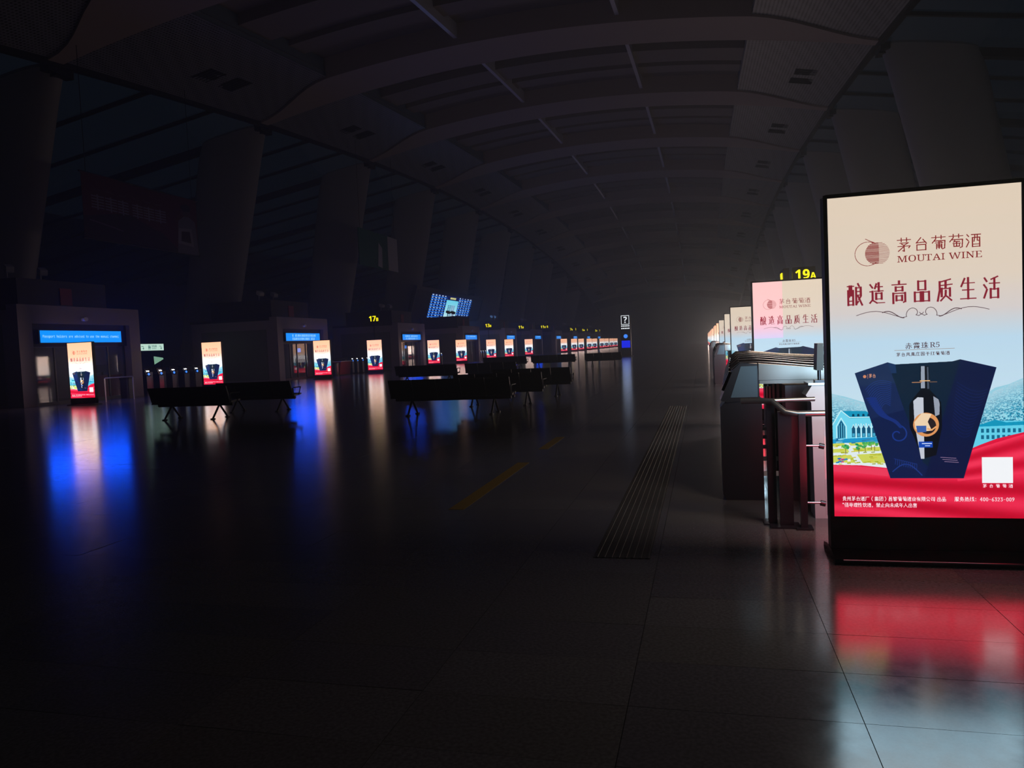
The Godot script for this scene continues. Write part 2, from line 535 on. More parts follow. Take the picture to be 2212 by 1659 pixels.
func poster_art(s: float, warm: bool) -> Image:
	# the wine advertisement, drawn in units of 975 x 1835
	var r := RandomNumberGenerator.new()
	r.seed = 77
	var im := Image.create(int(975 * s), int(1835 * s), false, Image.FORMAT_RGB8)
	var top := Color8(255, 186, 146) if warm else Color8(226, 208, 186)
	var mid := Color8(255, 226, 212) if warm else Color8(214, 206, 204)
	var low := Color8(250, 252, 255) if warm else Color8(188, 217, 236)
	var g := Gradient.new()
	g.offsets = PackedFloat32Array([0.0, 0.26, 0.36, 0.45, 0.62])
	g.colors = PackedColorArray([top, top.lerp(mid, 0.25), mid, low, low.lerp(Color8(200, 226, 240), 0.7)])
	for y in im.get_height():
		im.fill_rect(Rect2i(0, y, im.get_width(), 1), g.sample(float(y) / im.get_height()))
	var R := func(f: Array) -> Array: return pts(f, s)
	# hills
	var hills := [[0, 1118, 70, 1136, 173, 1172, 240, 1200, 300, 1260, 300, 1420, 0, 1420], [780, 1150, 838, 1107, 905, 1090, 975, 1058, 975, 1420, 700, 1420]]
	for h in hills:
		fill_poly(im, R.call(h), Color8(150, 206, 224))
	for k in 5200:
		var left := r.randf() < 0.5
		var x := r.randf_range(-6, 300) if left else r.randf_range(730, 975)
		var y0 := 1122.0 + x * 0.34 if left else 1150.0 - (x - 780) * 0.46
		var y := lerpf(y0, 1425.0, r.randf())
		var near := clampf((y - y0) / 190.0, 0.0, 1.0)
		var c := Color8(20, 150, 190).lerp(Color8(6, 92, 132), r.randf())
		if r.randf() < 0.35:
			c = Color8(150, 226, 240)
		c = Color8(172, 210, 226).lerp(c, near)
		var w := r.randf_range(4, 11)
		fill_poly(im, R.call([x, y, x + w, y - 3, x + w * 1.3, y + 3, x + 2, y + 4]), c)
	# lawn, paths, trees and parked cars
	fill_poly(im, R.call([0, 1400, 300, 1400, 300, 1545, 0, 1540]), Color8(206, 214, 92))
	for b in [[0, 1424, 290, 1416, 290, 1428, 0, 1440], [0, 1462, 290, 1450, 290, 1464, 0, 1480], [60, 1404, 84, 1404, 170, 1540, 130, 1540], [0, 1520, 290, 1522, 290, 1550, 0, 1545]]:
		fill_poly(im, R.call(b), Color8(224, 236, 240))
	for k in 60:
		var x := r.randf_range(0, 285)
		var y := r.randf_range(1402, 1530)
		fill_poly(im, R.call([x, y, x + 18, y - 2, x + 20, y + 4, x, y + 5]), Color8(150, 168, 40).lerp(Color8(226, 210, 70), r.randf()))
	for q in [[68, 1440], [138, 1438], [172, 1430], [222, 1425], [205, 1418]]:
		for k in 9:
			fill_poly(im, ellipse(Vector2(q[0] + r.randf_range(-14, 14), q[1] + r.randf_range(-26, 4)) * s, 8 * s, 7 * s, 9), Color8(20, 140, 90).lerp(Color8(120, 200, 90), r.randf()))
		line(im, R.call([q[0], q[1], q[0], q[1] + 28]), 3 * s, Color8(110, 80, 50))
	for k in 14:
		var x := r.randf_range(2, 80)
		var y := r.randf_range(1488, 1524)
		fill_poly(im, R.call([x, y, x + 16, y - 3, x + 20, y + 5, x + 2, y + 7]), [Color8(20, 130, 200), Color8(240, 240, 245), Color8(200, 60, 120)][k % 3])
	# left hall with a gable, arched window and colonnade
	fill_poly(im, R.call([2, 1300, 48, 1218, 92, 1258, 230, 1256, 240, 1378, 92, 1385, 2, 1400]), Color8(112, 214, 240))
	fill_poly(im, R.call([48, 1218, 180, 1222, 232, 1262, 92, 1262]), Color8(24, 150, 190))
	fill_poly(im, R.call([28, 1378, 28, 1310, 48, 1272, 68, 1310, 68, 1376]), Color8(16, 90, 130))
	for k in 3:
		line(im, R.call([36 + k * 12, 1290 + abs(k - 1) * 14, 36 + k * 12, 1374]), 3 * s, Color8(120, 214, 236))
	for k in 5:
		var x := 104.0 + k * 27
		fill_poly(im, R.call([x, 1372, x, 1316, x + 9, 1300, x + 18, 1316, x + 18, 1370]), Color8(20, 84, 120))
		line(im, R.call([x + 22, 1296, x + 22, 1376]), 5 * s, Color8(216, 244, 250))
		fill_poly(im, R.call([x + 2, 1252, x + 16, 1252, x + 14, 1238, x + 4, 1238]), Color8(8, 60, 90))
		line(im, R.call([x + 1, 1318, x + 9, 1299, x + 17, 1318]), 3 * s, Color8(214, 244, 250))
		fill_poly(im, R.call([x + 3, 1350, x + 15, 1350, x + 15, 1368, x + 3, 1368]), Color8(70, 170, 205))
	line(im, R.call([22, 1380, 22, 1308, 48, 1260, 74, 1308, 74, 1378]), 5 * s, Color8(200, 242, 250))
	line(im, R.call([0, 1300, 48, 1216, 94, 1258, 232, 1258]), 5 * s, Color8(206, 244, 250))
	fill_poly(im, R.call([0, 1384, 250, 1372, 250, 1398, 0, 1408]), Color8(30, 150, 205))
	for k in 16:
		var x := r.randf_range(0, 230)
		var y := r.randf_range(1378, 1402)
		fill_poly(im, R.call([x, y, x + 22, y - 3, x + 24, y + 5, x + 2, y + 8]), Color8(150, 226, 244).lerp(Color8(10, 96, 150), r.randf()))
	# right hall
	fill_poly(im, R.call([742, 1316, 836, 1290, 975, 1292, 975, 1430, 700, 1450]), Color8(100, 208, 234))
	fill_poly(im, R.call([742, 1318, 836, 1284, 890, 1300, 975, 1296, 975, 1316, 760, 1322]), Color8(18, 150, 190))
	for k in 8:
		for j in 2:
			fill_poly(im, R.call([766 + k * 26, 1334 + j * 36, 780 + k * 26, 1334 + j * 36, 780 + k * 26, 1356 + j * 36, 766 + k * 26, 1356 + j * 36]), Color8(20, 104, 140))
	# red silk in folds
	fill_poly(im, R.call([0, 1532, 150, 1536, 290, 1552, 420, 1590, 600, 1560, 700, 1452, 760, 1424, 842, 1390, 975, 1356, 975, 1835, 0, 1835]), Color8(226, 24, 62))
	for k in 64:
		var t := k / 63.0
		var p := []
		var q := []
		for m in 25:
			var u := m / 24.0
			p.append(Vector2(975 * u, 1545 + 300 * t + 30 * sin(u * 2.4 + 0.2) + (150 * u * u - 40) * t) * s)
			if u > 0.66:
				q.append(Vector2(975 * u, 1470 + 240 * t - 330 * (u - 0.7) * (1 - t)) * s)
		var shade := 0.5 + 0.5 * sin(t * 15.0 + 0.6)
		line(im, p, 9 * s, Color8(196, 12, 44).lerp(Color8(240, 46, 82), shade))
		if k < 40:
			line(im, q, 9 * s, Color8(206, 14, 48).lerp(Color8(244, 54, 88), 0.5 + 0.5 * sin(t * 19.0 + 2.0)))
	fill_poly(im, R.call([0, 1535, 120, 1540, 290, 1556, 290, 1600, 120, 1580, 0, 1570]), Color8(236, 60, 92))
	# gift box with open flaps
	fill_poly(im, R.call([299, 947, 339, 960, 628, 954, 668, 944, 700, 1100, 560, 1611, 420, 1611]), Color8(14, 34, 54))
	fill_poly(im, R.call([126, 1003, 299, 947, 472, 1520, 560, 1600, 677, 1611, 302, 1611]), Color8(16, 30, 72))
	fill_poly(im, R.call([668, 944, 846, 995, 677, 1611, 480, 1600, 510, 1500]), Color8(14, 24, 62))
	fill_poly(im, R.call([299, 947, 339, 960, 345, 1010, 318, 1010]), Color8(26, 52, 92))
	# embossed plume pattern on the flaps
	fill_poly(im, R.call([126, 1003, 299, 947, 340, 1080, 170, 1150]), Color8(28, 46, 82))
	fill_poly(im, R.call([150, 1080, 335, 1066, 380, 1220, 205, 1270]), Color8(22, 38, 80))
	for k in 13:
		var p := []
		for j in 14:
			var t := j / 13.0
			var y := 1062.0 + k * 11 + 70 * t * t
			var xl := 136 + (y - 1003) * 0.289
			var xr := 290 + (y - 947) * 0.302
			p.append(Vector2(lerpf(xr - 8 - k * 4, xl + 8 + k * 3, t), y - 34 * sin(t * PI * 0.6)) * s)
		line(im, p, 3.0 * s, Color8(32, 58, 128))
	var curl := []
	for j in 40:
		var t := j / 39.0
		var a := -1.2 + t * 6.6
		curl.append(Vector2(345 + (52 - 40 * t) * cos(a), 1360 + (52 - 40 * t) * sin(a)) * s)
	line(im, curl, 7 * s, Color8(26, 54, 132))
	for j in 26:
		var t := j / 25.0
		fill_poly(im, ellipse(Vector2(210 + 150 * t, 1150 + 190 * t + 24 * sin(t * 5.0)) * s, (30 - 20 * t) * s, 7 * s, 10), Color8(22, 46, 118))
	for k in 11:
		var p := []
		for j in 12:
			var t := j / 11.0
			p.append(Vector2(322 + 11 * k + 26 * t - 20 * t * t, 1500 + 3 * k + 56 * t - 30 * sin(t * 2.2)) * s)
		line(im, p, 3.0 * s, Color8(30, 54, 124))
	var tail := []
	for j in 20:
		var t := j / 19.0
		tail.append(Vector2(316 + 150 * t, 1572 - 48 * sin(t * 3.3) + 14 * t) * s)
	line(im, tail, 6.0 * s, Color8(30, 56, 128))
	for k in 16:
		var q := []
		for j in 14:
			var t := j / 13.0
			q.append(Vector2(650 - 2 * k + (150 - 4 * k) * t, 1070 + 17 * k + 70 * sin(t * 2.0) - 20 * t) * s)
		line(im, q, 2.4 * s, Color8(22, 40, 98))
	fill_poly(im, ellipse(Vector2(178, 1024) * s, 9 * s, 9 * s, 14), Color8(206, 132, 96))
	line(im, R.call([194, 1012, 194, 1036]), 2 * s, Color8(206, 132, 96))
	write(im, "茅台", Vector2(200, 1010) * s, Vector2(17, 22) * s, 19 * s, 2.4 * s, Color8(216, 150, 116))
	for k in 3:
		line(im, R.call([562 + k * 10, 1492 + k * 12, 640 + k * 6, 1498 + k * 12]), 3 * s, Color8(150, 120, 150))
	# bottle
	fill_poly(im, R.call([466, 975, 512, 975, 514, 1110, 540, 1142, 570, 1180, 572, 1320, 540, 1480, 470, 1500, 430, 1380, 407, 1320, 407, 1190, 434, 1146, 464, 1110]), Color8(12, 16, 24))
	fill_poly(im, R.call([470, 975, 489, 975, 489, 1100, 468, 1100]), Color8(150, 160, 176))
	fill_poly(im, R.call([500, 980, 508, 980, 510, 1104, 500, 1104]), Color8(70, 80, 96))
	fill_poly(im, R.call([428, 1170, 450, 1150, 480, 1152, 480, 1500, 462, 1500, 450, 1420, 432, 1300]), Color8(196, 202, 214))
	fill_poly(im, R.call([530, 1146, 556, 1164, 562, 1190, 560, 1250, 538, 1260]), Color8(150, 158, 174))
	line(im, R.call([424, 1066, 470, 1066]), 5 * s, Color8(170, 120, 86))
	line(im, R.call([466, 1058, 512, 1058]), 6 * s, Color8(226, 176, 120))
	line(im, R.call([514, 1066, 548, 1066]), 5 * s, Color8(110, 84, 70))
	fill_poly(im, ellipse(Vector2(491, 1306) * s, 66 * s, 68 * s), Color8(222, 150, 92))
	fill_poly(im, ellipse(Vector2(498, 1312) * s, 44 * s, 47 * s), Color8(40, 30, 34))
	fill_poly(im, R.call([432, 1290, 470, 1240, 520, 1246, 500, 1290, 520, 1340, 470, 1345, 436, 1330]), Color8(240, 212, 176))
	fill_poly(im, R.call([440, 1312, 492, 1312, 492, 1348, 446, 1350]), Color8(60, 96, 170))
	line(im, R.call([500, 1330, 520, 1336, 540, 1320]), 8 * s, Color8(238, 170, 110))
	fill_poly(im, R.call([452, 1402, 523, 1402, 523, 1436, 452, 1436]), Color8(20, 70, 180))
	line(im, R.call([470, 1414, 516, 1414]), 5 * s, Color8(220, 230, 250))
	line(im, R.call([486, 1426, 508, 1426]), 4 * s, Color8(220, 230, 250))
	# plain white card on the silk and its caption
	fill_poly(im, R.call([768, 1493, 920, 1493, 920, 1638, 768, 1638]), Color8(244, 246, 250))
	write(im, "茅台葡萄酒", Vector2(771, 1644) * s, Vector2(20, 20) * s, 32 * s, 2.6 * s, Color8(250, 225, 232))
	# lettering
	var red := Color8(128, 30, 34) if not warm else Color8(190, 84, 66)
	var ink := Color8(72, 44, 52) if not warm else Color8(150, 90, 90)
	var maroon := Color8(134, 34, 50) if not warm else Color8(160, 60, 66)
	write(im, "茅台葡萄酒", Vector2(357, 254) * s, Vector2(76, 76) * s, 87 * s, 5.4 * s, red, 0.85)
	latin(im, "MOUTAI WINE", Vector2(359, 351) * s, Vector2(423, 36) * s, red, "Droid Serif")
	write(im, "酿造高品质生活", Vector2(95, 494) * s, Vector2(80, 122) * s, 115.5 * s, 11.2 * s, maroon, 0.52)
	write(im, "赤霞珠", Vector2(392, 841) * s, Vector2(34, 34) * s, 41 * s, 3.0 * s, ink)
	latin(im, "R5", Vector2(518, 843) * s, Vector2(48, 28) * s, ink, "Droid Serif")
	line(im, R.call([337, 881, 641, 881]), 2.0 * s, Color8(150, 120, 104))
	write(im, "茅台凤凰庄园干红葡萄酒", Vector2(345, 895) * s, Vector2(21, 21) * s, 25 * s, 2.1 * s, ink)
	write(im, "贵州茅台酒厂（集团）昌黎葡萄酒业有限公司", Vector2(45, 1718) * s, Vector2(22, 25) * s, 24.4 * s, 3.0 * s, Color8(252, 226, 232))
	write(im, "出品", Vector2(540, 1718) * s, Vector2(22, 25) * s, 24 * s, 3.0 * s, Color8(252, 226, 232))
	write(im, "服务热线：", Vector2(630, 1717) * s, Vector2(22, 25) * s, 25 * s, 3.0 * s, Color8(252, 226, 232))
	write(im, "400-6323-009", Vector2(756, 1718) * s, Vector2(13.5, 23) * s, 14.3 * s, 3.2 * s, Color8(252, 226, 232))
	write(im, "*", Vector2(44, 1755) * s, Vector2(20, 22) * s, 20 * s, 2.4 * s, Color8(252, 226, 232))
	write(im, "倡导理性饮酒，禁止向未成年人出售", Vector2(56, 1755) * s, Vector2(22, 24) * s, 24 * s, 3.0 * s, Color8(252, 226, 232))
	# emblem: thin circle, stem and a striped grape
	var ring := ellipse(Vector2(208, 328) * s, 67 * s, 67 * s, 60)
	var arc := []
	for k in range(8, 50):
		arc.append(ring[k])
	line(im, arc, 2.6 * s, red)
	line(im, R.call([197, 244, 222, 258, 240, 266, 246, 272]), 3.0 * s, red)
	for k in 17:
		var y := 270.0 + k * 7.2
		var hw: float = 62.0 * sqrt(max(0.0, 1.0 - pow((y - 328) / 64.0, 2)))
		line(im, R.call([258 - hw, y, 258 + hw * 0.1, y]), 4.6 * s, red)
		line(im, R.call([258 + hw * 0.1, y, 258 + hw, y]), 2.0 * s, red)
	# flourish: two long waves that end in loops
	for side in [-1.0, 1.0]:
		var p := []
		for k in 41:
			var t := k / 40.0
			var y := 674 - 22 * sin(t * PI * 1.25) + 8 * t
			p.append(Vector2(478 + side * (336 - 240 * t), y) * s)
		for k in 25:
			var t := k / 24.0
			var a := PI * 0.5 - t * TAU * 0.93
			p.append(Vector2(478 + side * (36 + 17 * cos(a) + 44 * (1 - t) * (1 - t) * 0.9), 668 + 24 * sin(a) * (1 - 0.2 * t)) * s)
		p.append(Vector2(478 + side * 14, 690) * s)
		p.append(Vector2(478 - side * 6, 678) * s)
		p.append(Vector2(478 - side * 10, 672) * s)
		line(im, p, 2.8 * s, ink)
		var q := []
		for k in 21:
			var t := k / 20.0
			q.append(Vector2(478 + side * (200 - 110 * t), 664 + 24 * t - 12 * sin(t * PI * 1.6)) * s)
		line(im, q, 4.0 * s, ink)
	return im

# ------------------------------------------------------------------ the hall
func eave(z: float) -> float:
	return 20.8 - 0.00078 * (z + 108.0) * (z + 108.0)

func soffit(u: float, z: float) -> float:
	return eave(z) + 2.3 * (1.0 - u * u)

func vx(u: float) -> float:
	return HALL_X + HALL_W * u

func build_floor() -> void:
	var f := structure("floor")
	box_part("slab", Vector3(-78, -0.4, -230), Vector3(58, -0.0025, 19), M.grout, f)
	# tiles 0.9 x 0.45 m, joints at x = 0.55 and z = -3.03
	var meshes := []
	for k in 4:
		var st := mb()
		var w := 0.4484
		var d := 0.2239
		var lo := [Vector3(-w, 0, -d), Vector3(w, 0, -d), Vector3(w, 0, d), Vector3(-w, 0, d)]
		quad(st, lo[0], lo[1], lo[2], lo[3], Vector3.UP)
		for j in 4:
			var a: Vector3 = lo[j]
			var b: Vector3 = lo[(j + 1) % 4]
			quad(st, a, b, b + Vector3(0, -0.004, 0), a + Vector3(0, -0.004, 0), (a + b) * 0.5)
		meshes.append(st.commit())
	var fwd := Basis(Vector3.UP, 0.252) * Vector3.FORWARD
	var right := Basis(Vector3.UP, 0.252) * Vector3.RIGHT
	var cells := []
	for i in range(-37, 14):
		for j in range(-74, 12):
			var c := Vector3(0.55 + 0.9 * (i + 0.5), 0, -3.03 + 0.45 * (j + 0.5))
			var depth := c.dot(fwd)
			var size := 1e3
			if depth > 1.6 and absf(c.dot(right)) < depth * 0.72 + 0.5:
				size = depth
			cells.append([size, c, i, j])
	cells.sort_custom(func(a, b): return a[0] < b[0])
	var rest := []
	for n in cells.size():
		var c: Vector3 = cells[n][1]
		var t := Transform3D(Basis(Vector3.RIGHT, rng.randfn(0, 0.0007)) * Basis(Vector3.BACK, rng.randfn(0, 0.0007)), c)
		var v: int = (cells[n][2] * 7 + cells[n][3] * 3 + int(rng.randi() % 3)) & 3
		if n < 300:
			var o := inst(meshes[v], "tile", M["granite_%d" % v], f)
			o.transform = t
		else:
			rest.append([t, v])
	for v in 4:
		var mm := MultiMesh.new()
		mm.transform_format = MultiMesh.TRANSFORM_3D
		mm.mesh = meshes[v].duplicate()
		mm.mesh.surface_set_material(0, M["granite_%d" % v])
		var mine := rest.filter(func(q): return q[1] == v)
		mm.instance_count = mine.size()
		for k in mine.size():
			mm.set_instance_transform(k, mine[k][0])
		var mi := MultiMeshInstance3D.new()
		mi.name = "tile_field"
		mi.multimesh = mm
		mi.set_meta("kind", "stuff")
		f.add_child(mi, true)
	# beyond the range where tiles can be told apart
	var far := mb()
	var zs := -3.03 - 0.45 * 74
	bx(far, Vector3(-78, -0.002, -230), Vector3(58, 0, zs))
	bx(far, Vector3(-78, -0.002, zs), Vector3(0.55 - 0.9 * 37, 0, 19))
	bx(far, Vector3(0.55 + 0.9 * 14, -0.002, zs), Vector3(58, 0, 19))
	put(far, "far_paving", M.granite_0, f)
	# ribbed guide path for the blind
	var plate := mb()
	bx(plate, Vector3(-0.197, 0, -0.1995), Vector3(0.197, 0.002, 0.1995))
	for k in 8:
		var x := -0.175 + 0.05 * k
		prism(plate, PackedVector2Array([Vector2(x - 0.014, 0), Vector2(x + 0.014, 0), Vector2(x + 0.009, 0.004), Vector2(x - 0.009, 0.004)]), -0.1995, 0.1995, Vector3.ZERO, Vector3.RIGHT, Vector3.UP)
	var pm := plate.commit()
	for k in 30:
		inst(pm, "tactile_plate", M.tactile, f).position = Vector3(-0.6, 0.0005, -5.35 - 0.4 * k)
	# painted dashes
	var long := thing("floor_marking", "long yellow dash painted on the dark floor", "floor marking", Vector3(-2.29, 0.001, -7.95))
	box_part("stripe", Vector3(-0.075, 0, -1.36), Vector3(0.075, 0.0015, 1.36), M.yellow_tape, long)
	var short := thing("floor_marking", "short faint yellow dash beyond the long yellow dash", "floor marking", Vector3(-2.29, 0.001, -11.2))
	box_part("stripe", Vector3(-0.07, 0, -0.68), Vector3(0.07, 0.0015, 0.68), M.yellow_tape, short)

func strip_patch(st: SurfaceTool, u0: float, u1: float, n: int, za: Callable, zb: Callable, lift: float, thick: float) -> void:
	# an arched slab between z = za(u) and zb(u), its underside `lift` above the soffit
	for k in n:
		var a := lerpf(u0, u1, float(k) / n)
		var b := lerpf(u0, u1, float(k + 1) / n)
		var p := []
		for q in [[a, za], [b, za], [b, zb], [a, zb]]:
			var z: float = q[1].call(q[0])
			p.append(Vector3(vx(q[0]), soffit(q[0], z) + lift, z))
		quad(st, p[0], p[1], p[2], p[3], Vector3.DOWN)
		if thick > 0:
			var up := Vector3(0, thick, 0)
			quad(st, p[0], p[1], p[1] + up, p[0] + up, Vector3(0, 0, 1))
			quad(st, p[3], p[2], p[2] + up, p[3] + up, Vector3(0, 0, -1))
			quad(st, p[0] + up, p[1] + up, p[2] + up, p[3] + up, Vector3.UP)

func rib_width(u: float) -> float:
	return lerpf(0.9, 4.6, smoothstep(1.0, 0.62, absf(u)))

func build_ceiling() -> void:
	var c := structure("ceiling")
	for k in 13:
		var zk := 5.0 - BAY * k
		var st := mb()
		strip_patch(st, -1.0, 1.0, 44, func(u): return zk + rib_width(u), func(_u): return zk, 0.0, 1.6)
		put(st, "rib", M.rib, c)
		if k == 12:
			break
		var zn := zk - BAY
		var shell := mb()
		strip_patch(shell, -0.66, 0.66, 24, func(_u): return zk, func(u): return zn + rib_width(u), 1.3, 0.25)
		put(shell, "vault_panel", M.vault, c)
		for q in [[-4.2, -7.2, 0.7], [-9.2, -11.0, 0.95]]:
			var beam := mb()
			strip_patch(beam, -0.655, 0.655, 24, func(_u): return zk + q[0], func(_u): return zk + q[1], q[2], 0.7)
			put(beam, "cross_beam", M.vault, c)
		for sgn in [-1.0, 1.0]:
			var side := mb()
			strip_patch(side, 0.64 * sgn, 1.0 * sgn, 10, func(_u): return zk - 0.01, func(u): return zn + rib_width(u) + 0.01, 0.14, 0.3)
			put(side, "side_panel", M.perforated, c)
			var cove := mb()
			for j in 6:
				var za := lerpf(zk, zn + 4.6, j / 6.0)
				var zb := lerpf(zk, zn + 4.6, (j + 1) / 6.0)
				var u: float = 0.645 * sgn
				var a := Vector3(vx(u), soffit(u, za) + 0.1, za)
				var b := Vector3(vx(u), soffit(u, zb) + 0.1, zb)
				quad(cove, a, b, b + Vector3(0, 1.5, 0), a + Vector3(0, 1.5, 0), Vector3(-sgn, 0, 0))
			put(cove, "cove", M.cove, c)
			# square vents in the side panels
			for j in 2:
				var u: float = 0.85 * sgn
				var zc := zk - 7.4 - 2.4 * j
				var y := soffit(u, zc) + 0.14
				var vent := mb()
				var t := Transform3D(Basis(Vector3.RIGHT, 0.00156 * (zc + 108.0)) * Basis(Vector3.BACK, -2 * 2.3 * u / HALL_W), Vector3(vx(u), y, zc))
				var box := mb()
				bx(box, Vector3(-0.8, -0.05, -0.8), Vector3(0.8, 0.02, 0.8))
				for w in 5:
					bx(box, Vector3(-0.72, -0.075, -0.6 + w * 0.3 - 0.03), Vector3(0.72, -0.05, -0.6 + w * 0.3 + 0.03))
				vent.append_from(box.commit(), 0, t)
				put(vent, "vent", M.vent, c)
		# two lengthwise fins that hang between the ribs
		for x in [-14.0, -4.25]:
			var u: float = (x - HALL_X) / HALL_W
			var fin := mb()
			for j in 6:
				var za := lerpf(zk, zn + rib_width(u), j / 6.0)
				var zb := lerpf(zk, zn + rib_width(u), (j + 1) / 6.0)
				var ya := soffit(u, za) + 0.42
				var yb := soffit(u, zb) + 0.42
				for s in [-0.12, 0.12]:
					quad(fin, Vector3(x + s, ya, za), Vector3(x + s, yb, zb), Vector3(x + s, yb + 0.9, zb), Vector3(x + s, ya + 0.9, za), Vector3(s, 0, 0))
				quad(fin, Vector3(x - 0.12, ya, za), Vector3(x + 0.12, ya, za), Vector3(x + 0.12, yb, zb), Vector3(x - 0.12, yb, zb), Vector3.DOWN)
			put(fin, "fin", M.strip, c)
	for sgn in [-1.0, 1.0]:
		var st := mb()
		for j in 60:
			var za := 18.0 - 246.0 * j / 60
			var zb := 18.0 - 246.0 * (j + 1) / 60
			var x0 := vx(1.0 * sgn) - 0.16
			var x1 := vx(1.0 * sgn) + 0.16
			for q in [[x0, x0, -1], [x1, x1, 1]]:
				quad(st, Vector3(q[0], eave(za) - 0.12, za), Vector3(q[0], eave(zb) - 0.12, zb), Vector3(q[0], eave(zb) + 0.9, zb), Vector3(q[0], eave(za) + 0.9, za), Vector3(q[2], 0, 0))
			quad(st, Vector3(x0, eave(za) - 0.12, za), Vector3(x1, eave(za) - 0.12, za), Vector3(x1, eave(zb) - 0.12, zb), Vector3(x0, eave(zb) - 0.12, zb), Vector3.DOWN)
		put(st, "edge_beam", M.dark_steel, c)
	# closing layer above everything
	var lid := mb()
	strip_patch(lid, -1.05, 1.05, 20, func(_u): return 18.5, func(_u): return -50.0, 2.2, 0.3)
	strip_patch(lid, -1.05, 1.05, 20, func(_u): return -50.0, func(_u): return -110.0, 2.2, 0.3)
	strip_patch(lid, -1.05, 1.05, 20, func(_u): return -110.0, func(_u): return -170.0, 2.2, 0.3)
	strip_patch(lid, -1.05, 1.05, 20, func(_u): return -170.0, func(_u): return -230.0, 2.2, 0.3)
	put(lid, "outer_shell", M.roof_dark, c)
	# sloping side roofs: three panels to a bay, a deep beam at every pillar
	for sgn in [-1.0, 1.0]:
		var x0 := vx(sgn)
		var x1: float = x0 + sgn * 46.0
		for k in 13:
			var zk := 5.0 - BAY * k
			var st := mb()
			roof_piece(st, x0, x1, zk + 0.35, zk - 0.35, 0.5, 0.0)
			put(st, "roof_beam", M.dark_steel, c)
			for j in 3:
				var pn := mb()
				roof_piece(pn, x0, x1, zk - 0.35 - 5.8 * j, zk - 0.35 - 5.8 * (j + 1) + 0.04, 0.0, -0.02)
				put(pn, "roof_pane", M.roof_glass, c)
				if j < 2:
					var gb := mb()
					roof_piece(gb, x0, x1, zk - 0.35 - 5.8 * (j + 1) + 0.12, zk - 0.35 - 5.8 * (j + 1) - 0.12, 0.14, -0.06)
					put(gb, "glazing_bar", M.dark_steel, c)

func roof_piece(st: SurfaceTool, x0: float, x1: float, za: float, zb: float, drop: float, top: float) -> void:
	# underside `drop` below the side roof's surface, upper side at -top above it
	var p := func(x: float, z: float, d: float) -> Vector3: return Vector3(x, eave(z) - 0.17 * absf(x - x0) - d, z)
	var n := 3
	for k in n:
		var a := lerpf(za, zb, float(k) / n)
		var b := lerpf(za, zb, float(k + 1) / n)
		quad(st, p.call(x0, a, drop), p.call(x1, a, drop), p.call(x1, b, drop), p.call(x0, b, drop), Vector3.DOWN)
		quad(st, p.call(x0, a, top), p.call(x1, a, top), p.call(x1, b, top), p.call(x0, b, top), Vector3.UP)
	quad(st, p.call(x0, za, drop), p.call(x1, za, drop), p.call(x1, za, top), p.call(x0, za, top), Vector3(0, 0, 1))
	quad(st, p.call(x0, zb, drop), p.call(x1, zb, drop), p.call(x1, zb, top), p.call(x0, zb, top), Vector3(0, 0, -1))

func build_walls() -> void:
	for q in [["wall_left", Vector3(-76.6, 0, -230), Vector3(-75.9, 20, 19)], ["wall_right", Vector3(56.3, 0, -230), Vector3(57.0, 20, 19)], ["wall_end", Vector3(-78, 0, -230), Vector3(58, 26, -228.5)], ["wall_back", Vector3(-78, 0, 18), Vector3(58, 26, 19)]]:
		var w := structure(q[0])
		box_part("panelling", q[1], q[2], M.wall, w)

func build_pillars() -> void:
	# leaning piers with rounded edges, each carrying a rib
	for sgn in [-1.0, 1.0]:
		for k in range(1, 12):
			var zk := 5.0 - BAY * k
			var t := thing("leaning_pillar", "", "pillar", Vector3(vx(sgn), 0, zk), 0.0, "leaning pillars along the hall")
			var side := "beside the ticket booths" if sgn < 0 else "behind the row of advertising screens"
			t.set_meta("label", "broad pale pillar leaning inward " + side + " under the vault's edge")
			var h := eave(zk) + 0.2
			var st := mb()
			var rings := []
			for j in 9:
				var v := j / 8.0
				var xi: float = lerpf(4.4, 0.1, v) * sgn     # inner edge, outward from the eave line
				var xo: float = lerpf(8.6, 5.2, v) * sgn
				var y := lerpf(0, h - 0.9 * 0.0, v)
				var ring := []
				for a in 24:
					var ang := TAU * a / 24
					var ca := cos(ang)
					var sa := sin(ang)
					var cx := (xi + xo) / 2
					var hx: float = absf(xo - xi) / 2
					var px := signf(ca) * pow(absf(ca), 0.7) * hx
					var pz := signf(sa) * pow(absf(sa), 0.85) * 0.95
					var yy := minf(y, eave(zk) - 0.17 * maxf(0.0, absf(cx + px)) + 0.05)
					ring.append([Vector3(cx + px, yy, pz), Vector3(signf(ca) * pow(absf(ca), 1.3) / hx, 0, signf(sa) * pow(absf(sa), 1.15) / 0.95).normalized()])
				rings.append(ring)
			for j in 8:
				for a in 24:
					smooth_tri(st, rings[j][a], rings[j][(a + 1) % 24], rings[j + 1][(a + 1) % 24])
					smooth_tri(st, rings[j][a], rings[j + 1][(a + 1) % 24], rings[j + 1][a])
			put(st, "shaft", M.pillar, t)
			var cap := mb()
			bx(cap, Vector3(minf(0, 0.5 * sgn), eave(zk) - 0.45, -0.75), Vector3(maxf(0, 0.5 * sgn), eave(zk) - 0.05, 0.75))
			put(cap, "bracket", M.dark_steel, t)

